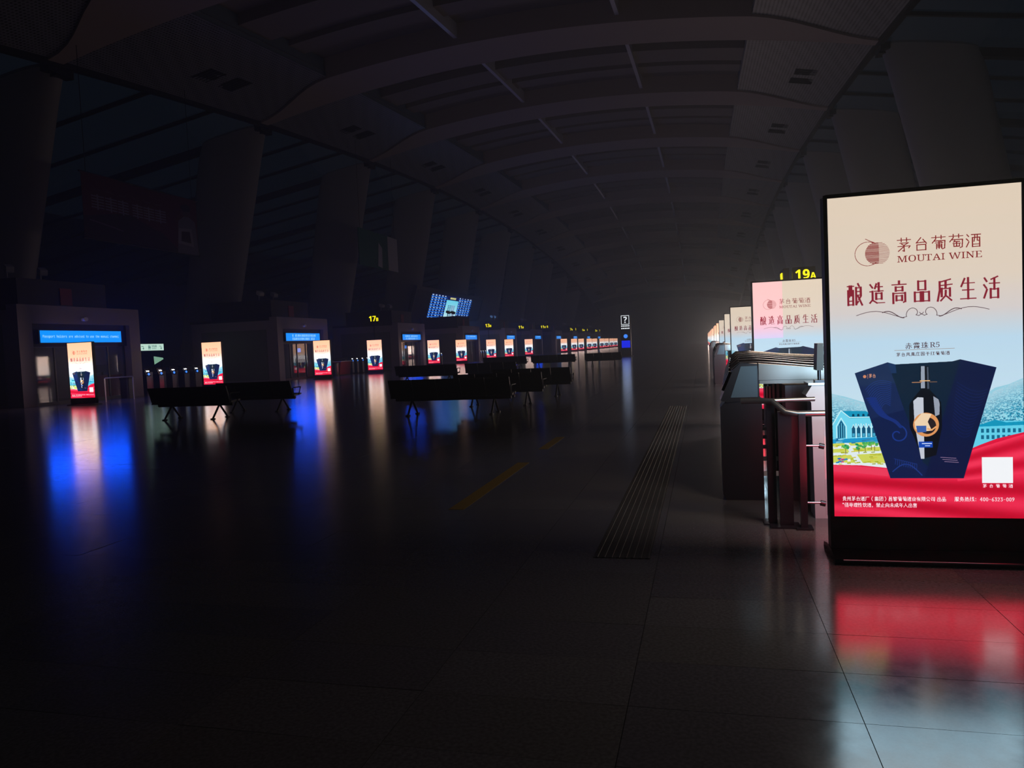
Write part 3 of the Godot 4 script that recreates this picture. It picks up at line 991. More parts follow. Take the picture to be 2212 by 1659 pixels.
# ------------------------------------------------------------------ booths
func led_art(kind: int) -> Image:
	var im := Image.create(1024, 128, false, Image.FORMAT_RGB8)
	im.fill(Color8(0, 142, 255))
	var c := Color8(190, 240, 255)
	if kind == 0:
		latin(im, "Passport holders are advised to use the manual channel", Vector2(30, 46), Vector2(960, 38), c, "Droid Sans Mono")
	else:
		# unreadable from here: two rows of small lit marks
		var r := RandomNumberGenerator.new()
		r.seed = 5 + kind
		for row in (2 if kind < 3 else 1):
			var x := 140.0 + row * 40
			while x < 880 - row * 40:
				var w := r.randf_range(24, 34)
				if r.randf() < 0.9:
					for q in 5:
						line(im, [Vector2(x + r.randf() * 8, 24 + row * 56 + q * 8), Vector2(x + w - r.randf() * 8, 24 + row * 56 + q * 8)], 3.5, c)
					line(im, [Vector2(x + w / 2, 22 + row * 56), Vector2(x + w / 2, 60 + row * 56)], 3.5, c)
				x += 40
	return im

func build_booths() -> void:
	var arts := []
	for k in 4:
		arts.append(picture("led_sign_%d" % k, led_art(k), 1.2))
	var zs := [-22.9, -40.7, -59.3, -76.9, -94.6, -111.7, -129.0, -146.8, -165.0, -182.6]
	var labels := [
		"pale ticket booth with an English passport notice on its blue display",
		"ticket booth with a two-line blue display, next after the passport notice booth",
		"third ticket booth along the hall, counted from the passport notice booth",
		"fourth ticket booth, standing below the hanging timetable display",
	]
	for k in zs.size():
		var label: String = labels[k] if k < 4 else ordinal(k) + " pale ticket booth with blue display, counted from the passport notice booth"
		booth(zs[k], label, arts[mini(k, 3)], k < 5, k)

func booth(z0: float, label: String, art: Material, full: bool, k: int) -> void:
	var t := thing("ticket_booth", label, "booth", Vector3(-25, 0, z0), 0.0, "ticket booths along the hall")
	# local: hall front at x = 0 looking to +x, body back to x = -6, length 6.3 towards -z
	var L := 6.3
	var H := 3.93
	var wall := mb()
	bx(wall, Vector3(-6, 0, -L), Vector3(-5.85, H - 0.2, 0))
	bx(wall, Vector3(-5.85, 0, -L), Vector3(-0.5, H - 0.2, -L + 0.12))
	bx(wall, Vector3(-5.85, 0, -0.12), Vector3(-0.5, H - 0.2, 0))
	put(wall, "wall", M.booth_white, t)
	box_part("roof", Vector3(-6.05, H - 0.2, -L - 0.05), Vector3(-0.5, H - 0.04, 0.05), M.booth_dark, t)
	# portal frame round the front
	var fr := mb()
	bx(fr, Vector3(-0.5, 0, -0.62), Vector3(0, H, 0))
	bx(fr, Vector3(-0.5, 0, -L), Vector3(0, H, -L + 0.62))
	bx(fr, Vector3(-0.5, H - 0.72, -L + 0.62), Vector3(0, H, -0.62))
	put(fr, "portal_frame", M.booth_white, t)
	box_part("end_panel", Vector3(-5.3, 0.1, 0), Vector3(-0.75, H - 0.75, 0.03), M.booth_grey, t)
	box_part("fascia", Vector3(-0.5, 2.3, -L + 0.62), Vector3(-0.2, H - 0.72, -0.62), M.booth_dark, t)
	# lit display over the doors
	var z_a := -0.95
	var sign := box_part("led_display", Vector3(-0.25, 2.42, z_a - 4.24), Vector3(-0.02, 2.97, z_a + 0.04), M.black, t)
	var face := mb()
	var p := [Vector3(0.0, 2.94, z_a), Vector3(0.0, 2.94, z_a - 4.2), Vector3(0.0, 2.46, z_a - 4.2), Vector3(0.0, 2.46, z_a)]
	quad(face, p[0], p[1], p[2], p[3], Vector3.RIGHT)
	put(face, "screen", art, sign, "blue display face with pale letters")
	if k < 6:
		area(t, Vector3(0.04, 2.7, z_a - 2.1), Vector2(4.2, 0.48), Vector3(0, -PI / 2, 0), Color(0.0, 0.26, 1.0), 12.0)
	# glazed front
	var mul := mb()
	for z in [-0.66, -1.9, -2.75, -3.85, -4.7, -5.66]:
		bx(mul, Vector3(-0.42, 0, z - 0.03), Vector3(-0.34, 2.35, z + 0.03))
	bx(mul, Vector3(-0.42, 2.28, -L + 0.62), Vector3(-0.34, 2.35, -0.62))
	bx(mul, Vector3(-0.42, 0.0, -L + 0.62), Vector3(-0.34, 0.1, -0.62))
	put(mul, "mullions", M.steel_dark, t)
	for q in [[-0.69, -1.87], [-1.93, -2.72], [-2.78, -3.82], [-3.88, -4.67], [-4.73, -5.63]]:
		box_part("glass_pane", Vector3(-0.385, 0.1, q[1]), Vector3(-0.375, 2.28, q[0]), M.glass, t)
	for z in [-2.68, -3.92]:
		var h := mb()
		tube(h, [Vector3(-0.31, 0.75, z), Vector3(-0.31, 1.35, z)], 0.018, 6)
		for y in [0.8, 1.3]:
			tube(h, [Vector3(-0.31, y, z), Vector3(-0.36, y, z)], 0.012, 6)
		put(h, "door_handle", M.chrome, t)
	# roof unit with its cladding, floodlights on stalks and a red emblem plate
	var top := mb()
	bx(top, Vector3(-5.2, H - 0.04, -L + 0.9), Vector3(-0.9, 5.05, -0.9))
	put(top, "roof_unit", M.booth_dark, t)
	box_part("emblem_plate", Vector3(-0.9, 4.05, -3.5), Vector3(-0.86, 4.75, -2.9), M.red_paint, t, "dark red square plate")
	var dome := mb()
	prism(dome, bevelled(0.22, 0.16, 0.07), 0.0, 0.16, Vector3(0, 3.42, -3.1), Vector3.FORWARD, Vector3.UP)
	put(dome, "camera_housing", M.white_paint, t)
	for z in [-1.7, -3.3]:
		var fl := mb()
		tube(fl, [Vector3(-2.2, 5.0, z), Vector3(-2.2, 5.45, z)], 0.03, 6)
		var lamp := mb()
		prism(lamp, bevelled(0.5, 0.26, 0.08), -0.14, 0.14, Vector3.ZERO, Vector3.RIGHT, Vector3.UP)
		fl.append_from(lamp.commit(), 0, Transform3D(Basis(Vector3.UP, -0.5) * Basis(Vector3.BACK, -0.35), Vector3(-2.1, 5.55, z)))
		put(fl, "floodlight", M.white_paint, t, "unlit white floodlight")
	if not full:
		return
	# inside: a counter, monitor and a bench edge behind the panes
	var ct := mb()
	bx(ct, Vector3(-1.3, 0.0, -5.6), Vector3(-0.6, 0.98, -4.6))
	bx(ct, Vector3(-1.35, 0.98, -5.65), Vector3(-0.55, 1.03, -4.55))
	put(ct, "counter", M.red_paint, t)
	var mo := mb()
	bx(mo, Vector3(-1.05, 1.03, -5.1), Vector3(-0.95, 1.18, -5.0))
	bx(mo, Vector3(-1.08, 1.15, -5.35), Vector3(-1.03, 1.5, -4.75))
	put(mo, "monitor", M.black, t)
	if k < 3:
		var info := mb()
		bx(info, Vector3(-1.2, 1.72, -4.55), Vector3(-1.12, 2.02, -3.95))
		var pn := put(info, "hanging_panel", M.black, t)
		var fq := mb()
		quad(fq, Vector3(-1.115, 2.0, -3.97), Vector3(-1.115, 2.0, -4.53), Vector3(-1.115, 1.74, -4.53), Vector3(-1.115, 1.74, -3.97), Vector3.RIGHT)
		put(fq, "screen", M.blue_light, pn, "small lit blue panel")
		tube_part(pn, "rod", [Vector3(-1.16, 2.02, -4.25), Vector3(-1.16, 3.7, -4.25)], 0.015, M.steel_dark)

func tube_part(parent: Node, called: String, path: Array, r: float, m: Material) -> MeshInstance3D:
	var st := mb()
	tube(st, path, r, 8)
	return put(st, called, m, parent)

# ------------------------------------------------------------------ advertising screens
func build_screens() -> void:
	var cool := poster_art(1.0, false)
	var warm := poster_art(0.5, true)
	var pink := cool.duplicate() as Image
	# on the second screen one block of modules shows a pink cast
	for y in range(0, 812):
		for x in range(0, 405):
			var c := pink.get_pixel(x, y)
			pink.set_pixel(x, y, Color(minf(1, c.r * 1.12 + 0.03), c.g * 0.97, minf(1, c.b * 1.04 + 0.02)))
	var mc := picture("screen_picture", cool, 1.0)
	var mp := picture("screen_picture_pink", pink, 1.05)
	var mw := picture("screen_picture_warm", warm, 1.55)
	var near := advert(Vector3(0.806, 0, -5.315), mc, "tall wine advertising screen standing alone in front of the turnstile rail", 3, 3.2, 10.0)
	near.name = "advertising_screen"
	advert(Vector3(0.806, 0, -13.1), mp, "wine advertising screen with a pink block behind the chrome-topped turnstiles", 3, 9.0, 12.0)
	var rz := [-23.7, -30.4, -41.2, -49.8, -58.5, -64.0, -79.0, -90.0, -104.0, -129.0, -160.0]
	for k in rz.size():
		var label := ordinal(k + 1) + " wine advertising screen in line behind the one with the pink block"
		if k == 0:
			label = "wine advertising screen half hidden behind the screen with the pink block"
		advert(Vector3(0.806, 0, rz[k]), mc if k < 3 else mw, label, 3 if k < 2 else 1, 13.0, 13.0)
	var lefts := [
		[-23.44, -23.53, "wine advertising screen in front of the English passport notice booth"],
		[-24.26, -32.52, "wine advertising screen behind the first row of arrow-lit turnstiles"],
		[-23.11, -41.53, "wine advertising screen at the corner of the booth with two-line display"],
		[-23.02, -48.9, "wine advertising screen below the yellow 17B sign"],
		[-24.25, -64.15, "wine advertising screen beyond the third booth, below the timetable board"],
		[-24.0, -71.4, "wine advertising screen beside the fourth booth's front"],
	]
	for q in lefts:
		advert(Vector3(q[0], 0, q[1]), mw, q[2], 3, 1.7, 1.2)
	var far := 0
	for z in [-82.3, -90.4, -101.3, -128.3, -138.9, -147.2, -158.1, -166.2, -178.2, -187.1, -197.5, -206.9]:
		advert(Vector3(-24.0, 0, z), mw, ordinal(far) + " small wine advertising screen past the fourth booth, counted from that booth", 1, 2.0, 3.0)
		far += 1

func advert(at: Vector3, picture_: Material, label: String, lights: int, front: float, behind: float) -> Node3D:
	var t := thing("advertising_screen", label, "advertising screen", at, 0.0, "wine advertising screens")
	var W := 1.114
	var B := 0.274
	var T := 2.366
	# cabinet: slim black box with rounded edges, behind the picture
	var st := mb()
	prism(st, bevelled(W + 0.05, T - 0.03 + 0.03, 0.02), -0.11, -0.006, Vector3(W / 2, (T + 0.03) / 2 + 0.012, 0), Vector3.RIGHT, Vector3.UP)
	put(st, "cabinet", M.black, t)
	var bez := mb()
	for q in [[-0.025, B - 0.02, 0.0, T + 0.022], [W, B - 0.02, W + 0.025, T + 0.022], [0.0, T, W, T + 0.022], [0.0, B - 0.02, W, B]]:
		bx(bez, Vector3(q[0], q[1], -0.01), Vector3(q[2], q[3], 0.004))
	put(bez, "bezel", M.black, t)
	var scr := mb()
	quad(scr, Vector3(0, T, 0), Vector3(W, T, 0), Vector3(W, B, 0), Vector3(0, B, 0), Vector3.BACK)
	put(scr, "screen", picture_, t, "lit screen with wine bottle in an open gift box")
	var rear := mb()
	quad(rear, Vector3(W, T, -0.121), Vector3(0, T, -0.121), Vector3(0, B, -0.121), Vector3(W, B, -0.121), Vector3.FORWARD)
	put(rear, "rear_screen", picture_, t, "lit screen on the other side")
	var bez2 := mb()
	for q in [[-0.025, B - 0.02, 0.0, T + 0.022], [W, B - 0.02, W + 0.025, T + 0.022], [0.0, T, W, T + 0.022], [0.0, B - 0.02, W, B]]:
		bx(bez2, Vector3(q[0], q[1], -0.125), Vector3(q[2], q[3], -0.111))
	put(bez2, "bezel", M.black, t)
	box_part("skirt", Vector3(-0.025, 0.045, -0.115), Vector3(W + 0.025, B - 0.02, -0.002), M.skirt, t)
	# foot: flat plate with a rounded front edge and a bright trim
	var ft := mb()
	prism(ft, PackedVector2Array([Vector2(-0.3, 0.0), Vector2(0.17, 0.0), Vector2(0.19, 0.012), Vector2(0.18, 0.035), Vector2(0.05, 0.06), Vector2(-0.14, 0.06), Vector2(-0.29, 0.03)]), 0.03, W + 0.09, Vector3(0.0, 0, 0), Vector3.BACK, Vector3.UP)
	var foot := put(ft, "foot", M.black_gloss, t)
	foot.position.x = W + 0.06
	if foot.mesh.get_aabb().position.x > -0.5:
		foot.position.x = -0.06
	tube_part(t, "foot_trim", [Vector3(0.02, 0.03, 0.186), Vector3(W + 0.0, 0.03, 0.186)], 0.006, M.chrome)
	var warm: bool = picture_ == M.screen_picture_warm
	for q in [[0.03, PI, front], [-0.15, 0.0, behind]]:
		var turn := Vector3(0, q[1], 0)
		var boost: float = q[2]
		if lights == 3:
			area(t, Vector3(W / 2, 1.95, q[0]), Vector2(W, 0.8), turn, Color(1.0, 0.78, 0.62) if warm else Color(1.0, 0.86, 0.72), boost * 0.75)
			area(t, Vector3(W / 2, 1.27, q[0]), Vector2(W, 0.5), turn, Color(1.0, 0.93, 0.92) if warm else Color(0.75, 0.92, 1.0), boost * 0.8)
			area(t, Vector3(W / 2, 0.45, q[0]), Vector2(W, 0.36), turn, Color(1.0, 0.2, 0.28), boost * 0.42)
		else:
			area(t, Vector3(W / 2, 1.6, q[0]), Vector2(W, 1.5), turn, Color(1.0, 0.88, 0.82), boost * 0.75)
	return t

# ------------------------------------------------------------------ turnstiles
func build_gates() -> void:
	# left: rows between the booths, hall end looking to +x
	var proto: Node3D = null
	var rows := [
		[[-29.95, -30.8, -31.7, -32.6, -33.45, -34.4], "turnstile with lit arrows from the passport notice booth", "turnstiles beside the passport notice booth"],
		[[-51.2, -52.0, -52.9, -53.8, -54.7, -55.6], "lit-arrow turnstile under the 17B sign, counted from the second booth", "turnstiles below the 17B sign"],
		[[-67.2, -68.1, -69.0, -69.9, -70.8], "turnstile with lit arrows counted from the third booth towards the fourth", "turnstiles between the third and fourth booth"],
		[[-84.6, -85.5, -86.4, -87.3, -88.2], "small turnstile with lit arrows past the fourth booth, counted from that booth", "turnstiles below the 13B sign"],
	]
	for r in rows:
		for n in r[0].size():
			var label: String = ordinal(n) + " " + r[1]
			var o: Node3D
			if proto == null:
				o = turnstile(label, r[2], true)
				proto = o
			else:
				o = proto.duplicate()
				o.name = numbered("turnstile")
				add_child(o)
				describe(o, label, "turnstile", r[2])
			o.position = Vector3(-25.3, 0, r[0][n])
			o.rotation.y = PI
	# right: the near row seen from its side
	var names := ["turnstile with a bluish steel hood, first behind the handrail", "second chrome-topped turnstile behind the handrail", "third chrome-topped turnstile behind the handrail", "fourth chrome-topped turnstile behind the handrail", "fifth chrome-topped turnstile behind the handrail", "sixth chrome-topped turnstile behind the handrail"]
	for k in 6:
		var o := turnstile(names[k], "turnstiles behind the handrail", false)
		o.position = Vector3(0.13 + 0.03 * k, 0, -7.25 - 0.88 * k)
	for q in [[-24.9, -29.3, "turnstile of the row past the chrome-topped row, counted from that row"], [-43.0, -47.4, "turnstile of the second row past the chrome-topped row, counted from that row"]]:
		for k in 5:
			var o := turnstile(ordinal(k) + " " + q[2], "distant turnstiles along the right-hand screens", false)
			o.position = Vector3(0.3, 0, lerpf(q[0], q[1], k / 4.0))

func turnstile(label: String, group: String, lit: bool) -> Node3D:
	# local: hall end at x = 0, passage towards +x
	var t := thing("turnstile", label, "turnstile", Vector3.ZERO, 0.0, group)
	var w := 0.15
	var ped := mb()
	prism(ped, PackedVector2Array([Vector2(0.03, 0), Vector2(0.36, 0), Vector2(0.36, 0.93), Vector2(0.06, 0.93), Vector2(0.0, 0.86), Vector2(0.0, 0.06)]), -w, w, Vector3.ZERO, Vector3.RIGHT, Vector3.UP)
	put(ped, "pedestal", M.steel_dark, t)
	var ped2 := mb()
	prism(ped2, PackedVector2Array([Vector2(1.5, 0), Vector2(1.83, 0), Vector2(1.86, 0.06), Vector2(1.86, 0.9), Vector2(1.5, 0.93)]), -w, w, Vector3.ZERO, Vector3.RIGHT, Vector3.UP)
	put(ped2, "rear_pedestal", M.steel_dark, t)
	var hood := mb()
	prism(hood, PackedVector2Array([Vector2(0.0, 0.92), Vector2(0.06, 0.9), Vector2(0.34, 0.93), Vector2(0.34, 1.08), Vector2(0.33, 1.245), Vector2(0.18, 1.255), Vector2(0.12, 1.2)]), -w - 0.02, w + 0.02, Vector3.ZERO, Vector3.RIGHT, Vector3.UP)
	put(hood, "hood", M.steel_dark, t)
	for s in [-1.0, 1.0]:
		var pl := mb()
		prism(pl, PackedVector2Array([Vector2(0.09, 0.945), Vector2(0.325, 0.945), Vector2(0.325, 1.225), Vector2(0.185, 1.225)]), -0.003, 0.003, Vector3(0, 0, s * (w + 0.022)), Vector3.RIGHT, Vector3.UP)
		put(pl, "hood_plate", M.steel_blue, t, "bluish steel side plate")
	var beam := mb()
	prism(beam, PackedVector2Array([Vector2(0.34, 1.095), Vector2(1.86, 1.075), Vector2(1.86, 1.135), Vector2(1.2, 1.16), Vector2(0.8, 1.195), Vector2(0.34, 1.245)]), -w, w, Vector3.ZERO, Vector3.RIGHT, Vector3.UP)
	put(beam, "beam", M.steel, t)
	var lip := mb()
	prism(lip, PackedVector2Array([Vector2(0.345, 1.06), Vector2(1.86, 1.04), Vector2(1.86, 1.072), Vector2(0.345, 1.092)]), -w + 0.015, w - 0.015, Vector3.ZERO, Vector3.RIGHT, Vector3.UP)
	put(lip, "lower_rail", M.steel, t)
	for s in [-1.0, 1.0]:
		tube_part(t, "chrome_edge", [Vector3(0.1, 1.2, s * w), Vector3(0.18, 1.262, s * w), Vector3(0.34, 1.262, s * w), Vector3(0.55, 1.24, s * w), Vector3(0.8, 1.207, s * w), Vector3(1.2, 1.172, s * w), Vector3(1.86, 1.147, s * w)], 0.012, M.chrome)
	var hs := mb()
	bx(hs, Vector3(0.56, 0.0, -w), Vector3(1.5, 1.04, w))
	for k in 3:
		bx(hs, Vector3(0.62 + k * 0.1, 0.95, w), Vector3(0.628 + k * 0.1, 1.04, w + 0.006))
	put(hs, "housing", M.steel_dark, t)
	box_part("label_plate", Vector3(0.37, 0.19, -0.05), Vector3(0.55, 0.235, -0.045), M.paper, t, "pale label strip in the slot")
	var bump := mb()
	tube(bump, [Vector3(0.42, 1.03, 0), Vector3(0.42, 1.06, 0)], 0.03, 10)
	put(bump, "buffer", M.black, t)
	var fl := mb()
	bx(fl, Vector3(0.75, 0.35, w + 0.01), Vector3(0.78, 1.0, w + 0.3))
	put(fl, "flap", M.glass, t)
	# card reader on the sloping end
	var rd := mb()
	prism(rd, PackedVector2Array([Vector2(0.035, 1.0), Vector2(0.105, 1.17), Vector2(0.085, 1.178), Vector2(0.012, 1.01)]), -0.1, 0.1, Vector3.ZERO, Vector3.RIGHT, Vector3.UP)
	var reader := put(rd, "card_reader", M.black_gloss, t)
	if lit:
		for z in [-0.055, 0.055]:
			var ar := mb()
			prism(ar, PackedVector2Array([Vector2(0.05, -0.045), Vector2(0.05, 0.045), Vector2(-0.055, 0.0)]), 0.0, 0.004, Vector3(0.05, 1.1, z), Vector3.FORWARD if false else Vector3(0, 0, -1), Vector3(0.38, 0.925, 0).normalized())
			put(ar, "arrow_light", M.arrow_light, reader, "lit white arrow").position = Vector3(-0.012, 0.0, 0)
		var disc := mb()
		prism(disc, PackedVector2Array(ellipse(Vector2.ZERO, 0.07, 0.06, 14)), 0.0, 0.006, Vector3(-0.012, 0.99, 0), Vector3(0, 0, -1), Vector3(0.1, 0.995, 0).normalized())
		put(disc, "reader_light", M.blue_light, reader, "lit blue reader spot").position = Vector3(0.004, -0.03, 0)
	return t

# ------------------------------------------------------------------ benches
func build_benches() -> void:
	var data := [
		[Vector3(-12.75, 0, -16.7), 4, 0.0, "black bench with seats in line before the arrow-lit turnstiles"],
		[Vector3(-12.1, 0, -18.6), 4, 0.0, "black bench directly behind the bench before the arrow-lit turnstiles"],
		[Vector3(-5.65, 0, -16.4), 5, 0.0, "black bench standing over the timetable board's bluish reflection"],
		[Vector3(-5.1, 0, -18.6), 4, 0.0, "black bench close behind the one over the bluish reflection"],
		[Vector3(-4.9, 0, -21.6), 4, 0.0, "black bench third in the group over the bluish reflection"],
		[Vector3(-12.0, 0, -31.6), 5, 0.0, "black bench in front of the third booth"],
		[Vector3(-9.0, 0, -31.6), 4, 0.0, "black bench in front of the fourth booth"],
		[Vector3(-12.6, 0, -47.6), 5, 0.0, "black bench far down the hall, farther to the booths of three in line"],
		[Vector3(-9.4, 0, -47.6), 5, 0.0, "middle black bench of three in line far down the hall"],
		[Vector3(-6.2, 0, -47.6), 4, 0.0, "black bench far down the hall, nearest the information column of three in line"],
	]
	for d in data:
		bench(d[0], d[1], d[2], d[3])

func bench(at: Vector3, n: int, turn: float, label: String) -> void:
	var t := thing("waiting_bench", label, "bench", at, turn, "black waiting benches")
	var pitch := 0.58
	var x0 := -pitch * n / 2
	tube_part(t, "beam", [Vector3(x0 + 0.05, 0.36, 0), Vector3(-x0 - 0.05, 0.36, 0)], 0.04, M.dark_steel)
	var sm := mb()
	prism(sm, PackedVector2Array([Vector2(0.24, 0.43), Vector2(0.26, 0.46), Vector2(0.22, 0.475), Vector2(-0.2, 0.44), Vector2(-0.22, 0.40), Vector2(0.0, 0.41)]), -0.286, 0.286, Vector3.ZERO, Vector3(0, 0, -1), Vector3.UP)
	var bm := mb()
	prism(bm, PackedVector2Array([Vector2(-0.2, 0.42), Vector2(-0.16, 0.44), Vector2(-0.235, 0.66), Vector2(-0.3, 0.83), Vector2(-0.335, 0.835), Vector2(-0.33, 0.8), Vector2(-0.27, 0.64)]), -0.286, 0.286, Vector3.ZERO, Vector3(0, 0, -1), Vector3.UP)
	var seat_mesh := sm.commit()
	var back_mesh := bm.commit()
	for k in n:
		var x := x0 + pitch * (k + 0.5)
		inst(seat_mesh, "seat", M.seat, t).position.x = x
		inst(back_mesh, "backrest", M.seat, t).position.x = x
	for k in n + 1:
		var x := x0 + pitch * k
		var am := mb()
		tube(am, [Vector3(x, 0.4, 0.16), Vector3(x, 0.62, 0.2), Vector3(x, 0.64, 0.16), Vector3(x, 0.64, -0.22), Vector3(x, 0.42, -0.1)], 0.018, 6)
		put(am, "armrest", M.dark_steel, t)
	for x in [x0 + 0.45, -x0 - 0.45]:
		var lg := mb()
		tube(lg, [Vector3(x, 0.36, 0), Vector3(x, 0.2, -0.14), Vector3(x, 0.02, -0.3)], 0.026, 6)
		tube(lg, [Vector3(x, 0.36, 0), Vector3(x, 0.2, 0.14), Vector3(x, 0.02, 0.3)], 0.026, 6)
		for z in [-0.3, 0.3]:
			bx(lg, Vector3(x - 0.04, 0.001, z - 0.05), Vector3(x + 0.04, 0.025, z + 0.05))
		put(lg, "leg", M.dark_steel, t)

# ------------------------------------------------------------------ signs
func text_mesh(parent: Node, text: String, h: float, at: Vector3, m: Material, called: String, face := "Droid Sans", weight := 700) -> MeshInstance3D:
	# letters whose lower left corner stands at `at`, facing +z
	var f := SystemFont.new()
	f.font_names = PackedStringArray([face])
	f.font_weight = weight
	var t := TextMesh.new()
	t.text = text
	t.font = f
	t.font_size = 48
	t.pixel_size = h / 48.0 / 0.72
	t.depth = 0.01
	t.curve_step = 2.0
	var o := inst(t, called, m, parent)
	var b := t.get_aabb()
	o.position = at - b.position
	return o

func gate_sign(at: Vector3, number: String, letter: String, label: String, side: float, k := 1.0) -> void:
	# dark three-sided box carrying the lit gate number on its near face and on the side to the hall
	var t := thing("gate_sign", label, "sign", at, 0.0, "yellow gate number signs")
	var w := 0.95 * k
	box_part("housing", Vector3(-w / 2, -0.34 * k, -0.12), Vector3(w / 2, 0.34 * k, 0.0), M.black, t)
	text_mesh(t, number, 0.42 * k, Vector3(-0.36 * k, -0.2 * k, 0.004), M.yellow_light, "digits")
	text_mesh(t, letter, 0.27 * k, Vector3((-0.36 + 0.29 * number.length() + 0.04) * k, -0.2 * k, 0.004), M.yellow_light, "letter")
	tube_part(t, "post", [Vector3(0, -at.y + 0.001, -0.06), Vector3(0, -0.33 * k, -0.06)], 0.035, M.dark_steel)
	if side == 0.0:
		return
	var wing := box_part("side_housing", Vector3(-0.06, -0.34 * k, -0.5), Vector3(0.06, 0.34 * k, 0.3), M.black, t)
	wing.position = Vector3(side * (w / 2 + 0.12), 0, -0.4)
	for q in [-1.0, 1.0]:
		var o := text_mesh(wing, number + letter, 0.36 * k, Vector3.ZERO, M.yellow_light, "digits")
		var b: AABB = o.mesh.get_aabb()
		o.rotation.y = PI / 2 * q
		o.position = Vector3(0.07 * q, -0.18 * k - b.position.y, -0.1)

func build_signs() -> void:
	gate_sign(Vector3(2.2, 2.8, -17.9), "19", "A", "lit yellow 19A gate sign above the screen with a pink block", -1.0, 0.5)
	gate_sign(Vector3(-25.65, 4.2, -55.9), "17", "B", "lit yellow 17B gate sign beside the third booth's roof", 0.0, 1.0)
	gate_sign(Vector3(-25.6, 4.16, -88.9), "13", "B", "lit yellow 13B gate sign beside the fifth booth's roof", 0.0, 0.95)
	gate_sign(Vector3(-25.6, 4.2, -106.0), "11", "B", "lit yellow 11B gate sign, first of the two 11B signs past 13B", 0.0, 0.95)
	gate_sign(Vector3(-25.6, 4.45, -121.5), "11", "B", "lit yellow 11B gate sign beside the sixth booth", 1.0, 1.0)
	gate_sign(Vector3(-24.3, 4.2, -142.0), "7", "B", "tiny lit yellow 7B gate sign far down the booth row", 1.0, 1.0)
	gate_sign(Vector3(-25.0, 4.3, -161.5), "5", "B", "tiny lit yellow 5B gate sign far down the booth row", 1.0, 1.0)
	gate_sign(Vector3(-24.6, 4.3, -178.5), "3", "B", "tiny lit yellow 3B gate sign far down the booth row", 1.0, 1.0)
	timetable()
	info_column()
	restroom_sign()
	banners()

func board_art() -> Image:
	var im := Image.create(1024, 230, false, Image.FORMAT_RGB8)
	im.fill(Color8(2, 14, 66))
	var r := RandomNumberGenerator.new()
	r.seed = 31
	for side in 2:
		var x0 := 0 if side == 0 else 660
		var w := 362 if side == 0 else 364
		for row in 11:
			var y := 6 + row * 20
			im.fill_rect(Rect2i(x0, y + 14, w, 5), Color8(6, 120, 255))
			for col in 5:
				var x := x0 + 12 + col * 72
				var cw := r.randi_range(20, 44)
				im.fill_rect(Rect2i(x, y, cw, 10), Color8(190, 215, 240) if row < 2 else Color8(150, 190, 235))
				im.fill_rect(Rect2i(x + cw / 3, y, 3, 10), Color8(20, 60, 140))
				im.fill_rect(Rect2i(x, y + 4, cw, 2), Color8(60, 110, 190))
	# poster in the middle
	for y in range(36, 230):
		im.fill_rect(Rect2i(364, y, 296, 1), Color8(110, 214, 240).lerp(Color8(225, 250, 252), (y - 36) / 194.0))
	for k in 9:
		fill_poly(im, [Vector2(364 + k * 33, 230), Vector2(374 + k * 33, 190 + r.randi_range(0, 24)), Vector2(392 + k * 33, 230)], Color8(120, 200, 200))
	for row in 2:
		for k in 4:
			var x := 420.0 + k * 46 + row * 30
			var y := 82.0 + row * 56
			var c := Color8(20, 60, 110) if k < 2 else Color8(120, 80, 140)
			for q in 4:
				line(im, [Vector2(x, y + q * 12), Vector2(x + 36, y + q * 12)], 4, c)
			line(im, [Vector2(x + 18, y - 4), Vector2(x + 18, y + 40)], 4, c)
	im.fill_rect(Rect2i(364, 222, 60, 8), Color8(220, 40, 60))
	for k in 8:
		im.fill_rect(Rect2i(440 + k * 18, 12, 14, 16), Color8(230, 225, 150))
	return im

func timetable() -> void:
	# wide board carried by the leaning pillars over the booths, its top tipped towards the hall
	var t := thing("timetable_board", "wide lit blue timetable display tipped forward above the booths", "display board", Vector3(-31.5, 8.75, -94.2))
	t.rotation.z = -0.30
	var frame := mb()
	for q in [[-0.25, 0.15, -13.4, 13.4], [-4.4, -4.15, -13.4, 13.4]]:
		bx(frame, Vector3(-0.4, q[0], q[2]), Vector3(0.05, q[1], q[3]))
	for z in [-13.4, 13.1]:
		bx(frame, Vector3(-0.4, -4.15, z), Vector3(0.05, -0.25, z + 0.3))
	put(frame, "frame", M.steel_dark, t)
	box_part("backing", Vector3(-0.35, -4.15, -13.1), Vector3(-0.06, -0.25, 13.1), M.black, t)
	var sc := mb()
	quad(sc, Vector3(-0.05, -0.4, 7.9), Vector3(-0.05, -0.4, -8.4), Vector3(-0.05, -4.06, -8.4), Vector3(-0.05, -4.06, 7.9), Vector3.RIGHT)
	put(sc, "screen", picture("timetable_screen", board_art(), 1.3), t, "lit blue table of train times")
	for z in [-9.0, 9.0]:
		tube_part(t, "bracket", [Vector3(-0.3, -0.6, z), Vector3(-1.3, -0.3, z)], 0.08, M.dark_steel)
	area(t, Vector3(0.02, -2.2, -0.2), Vector2(16.3, 3.6), Vector3(0, -PI / 2, 0), Color(0.2, 0.5, 1.0), 1.0)

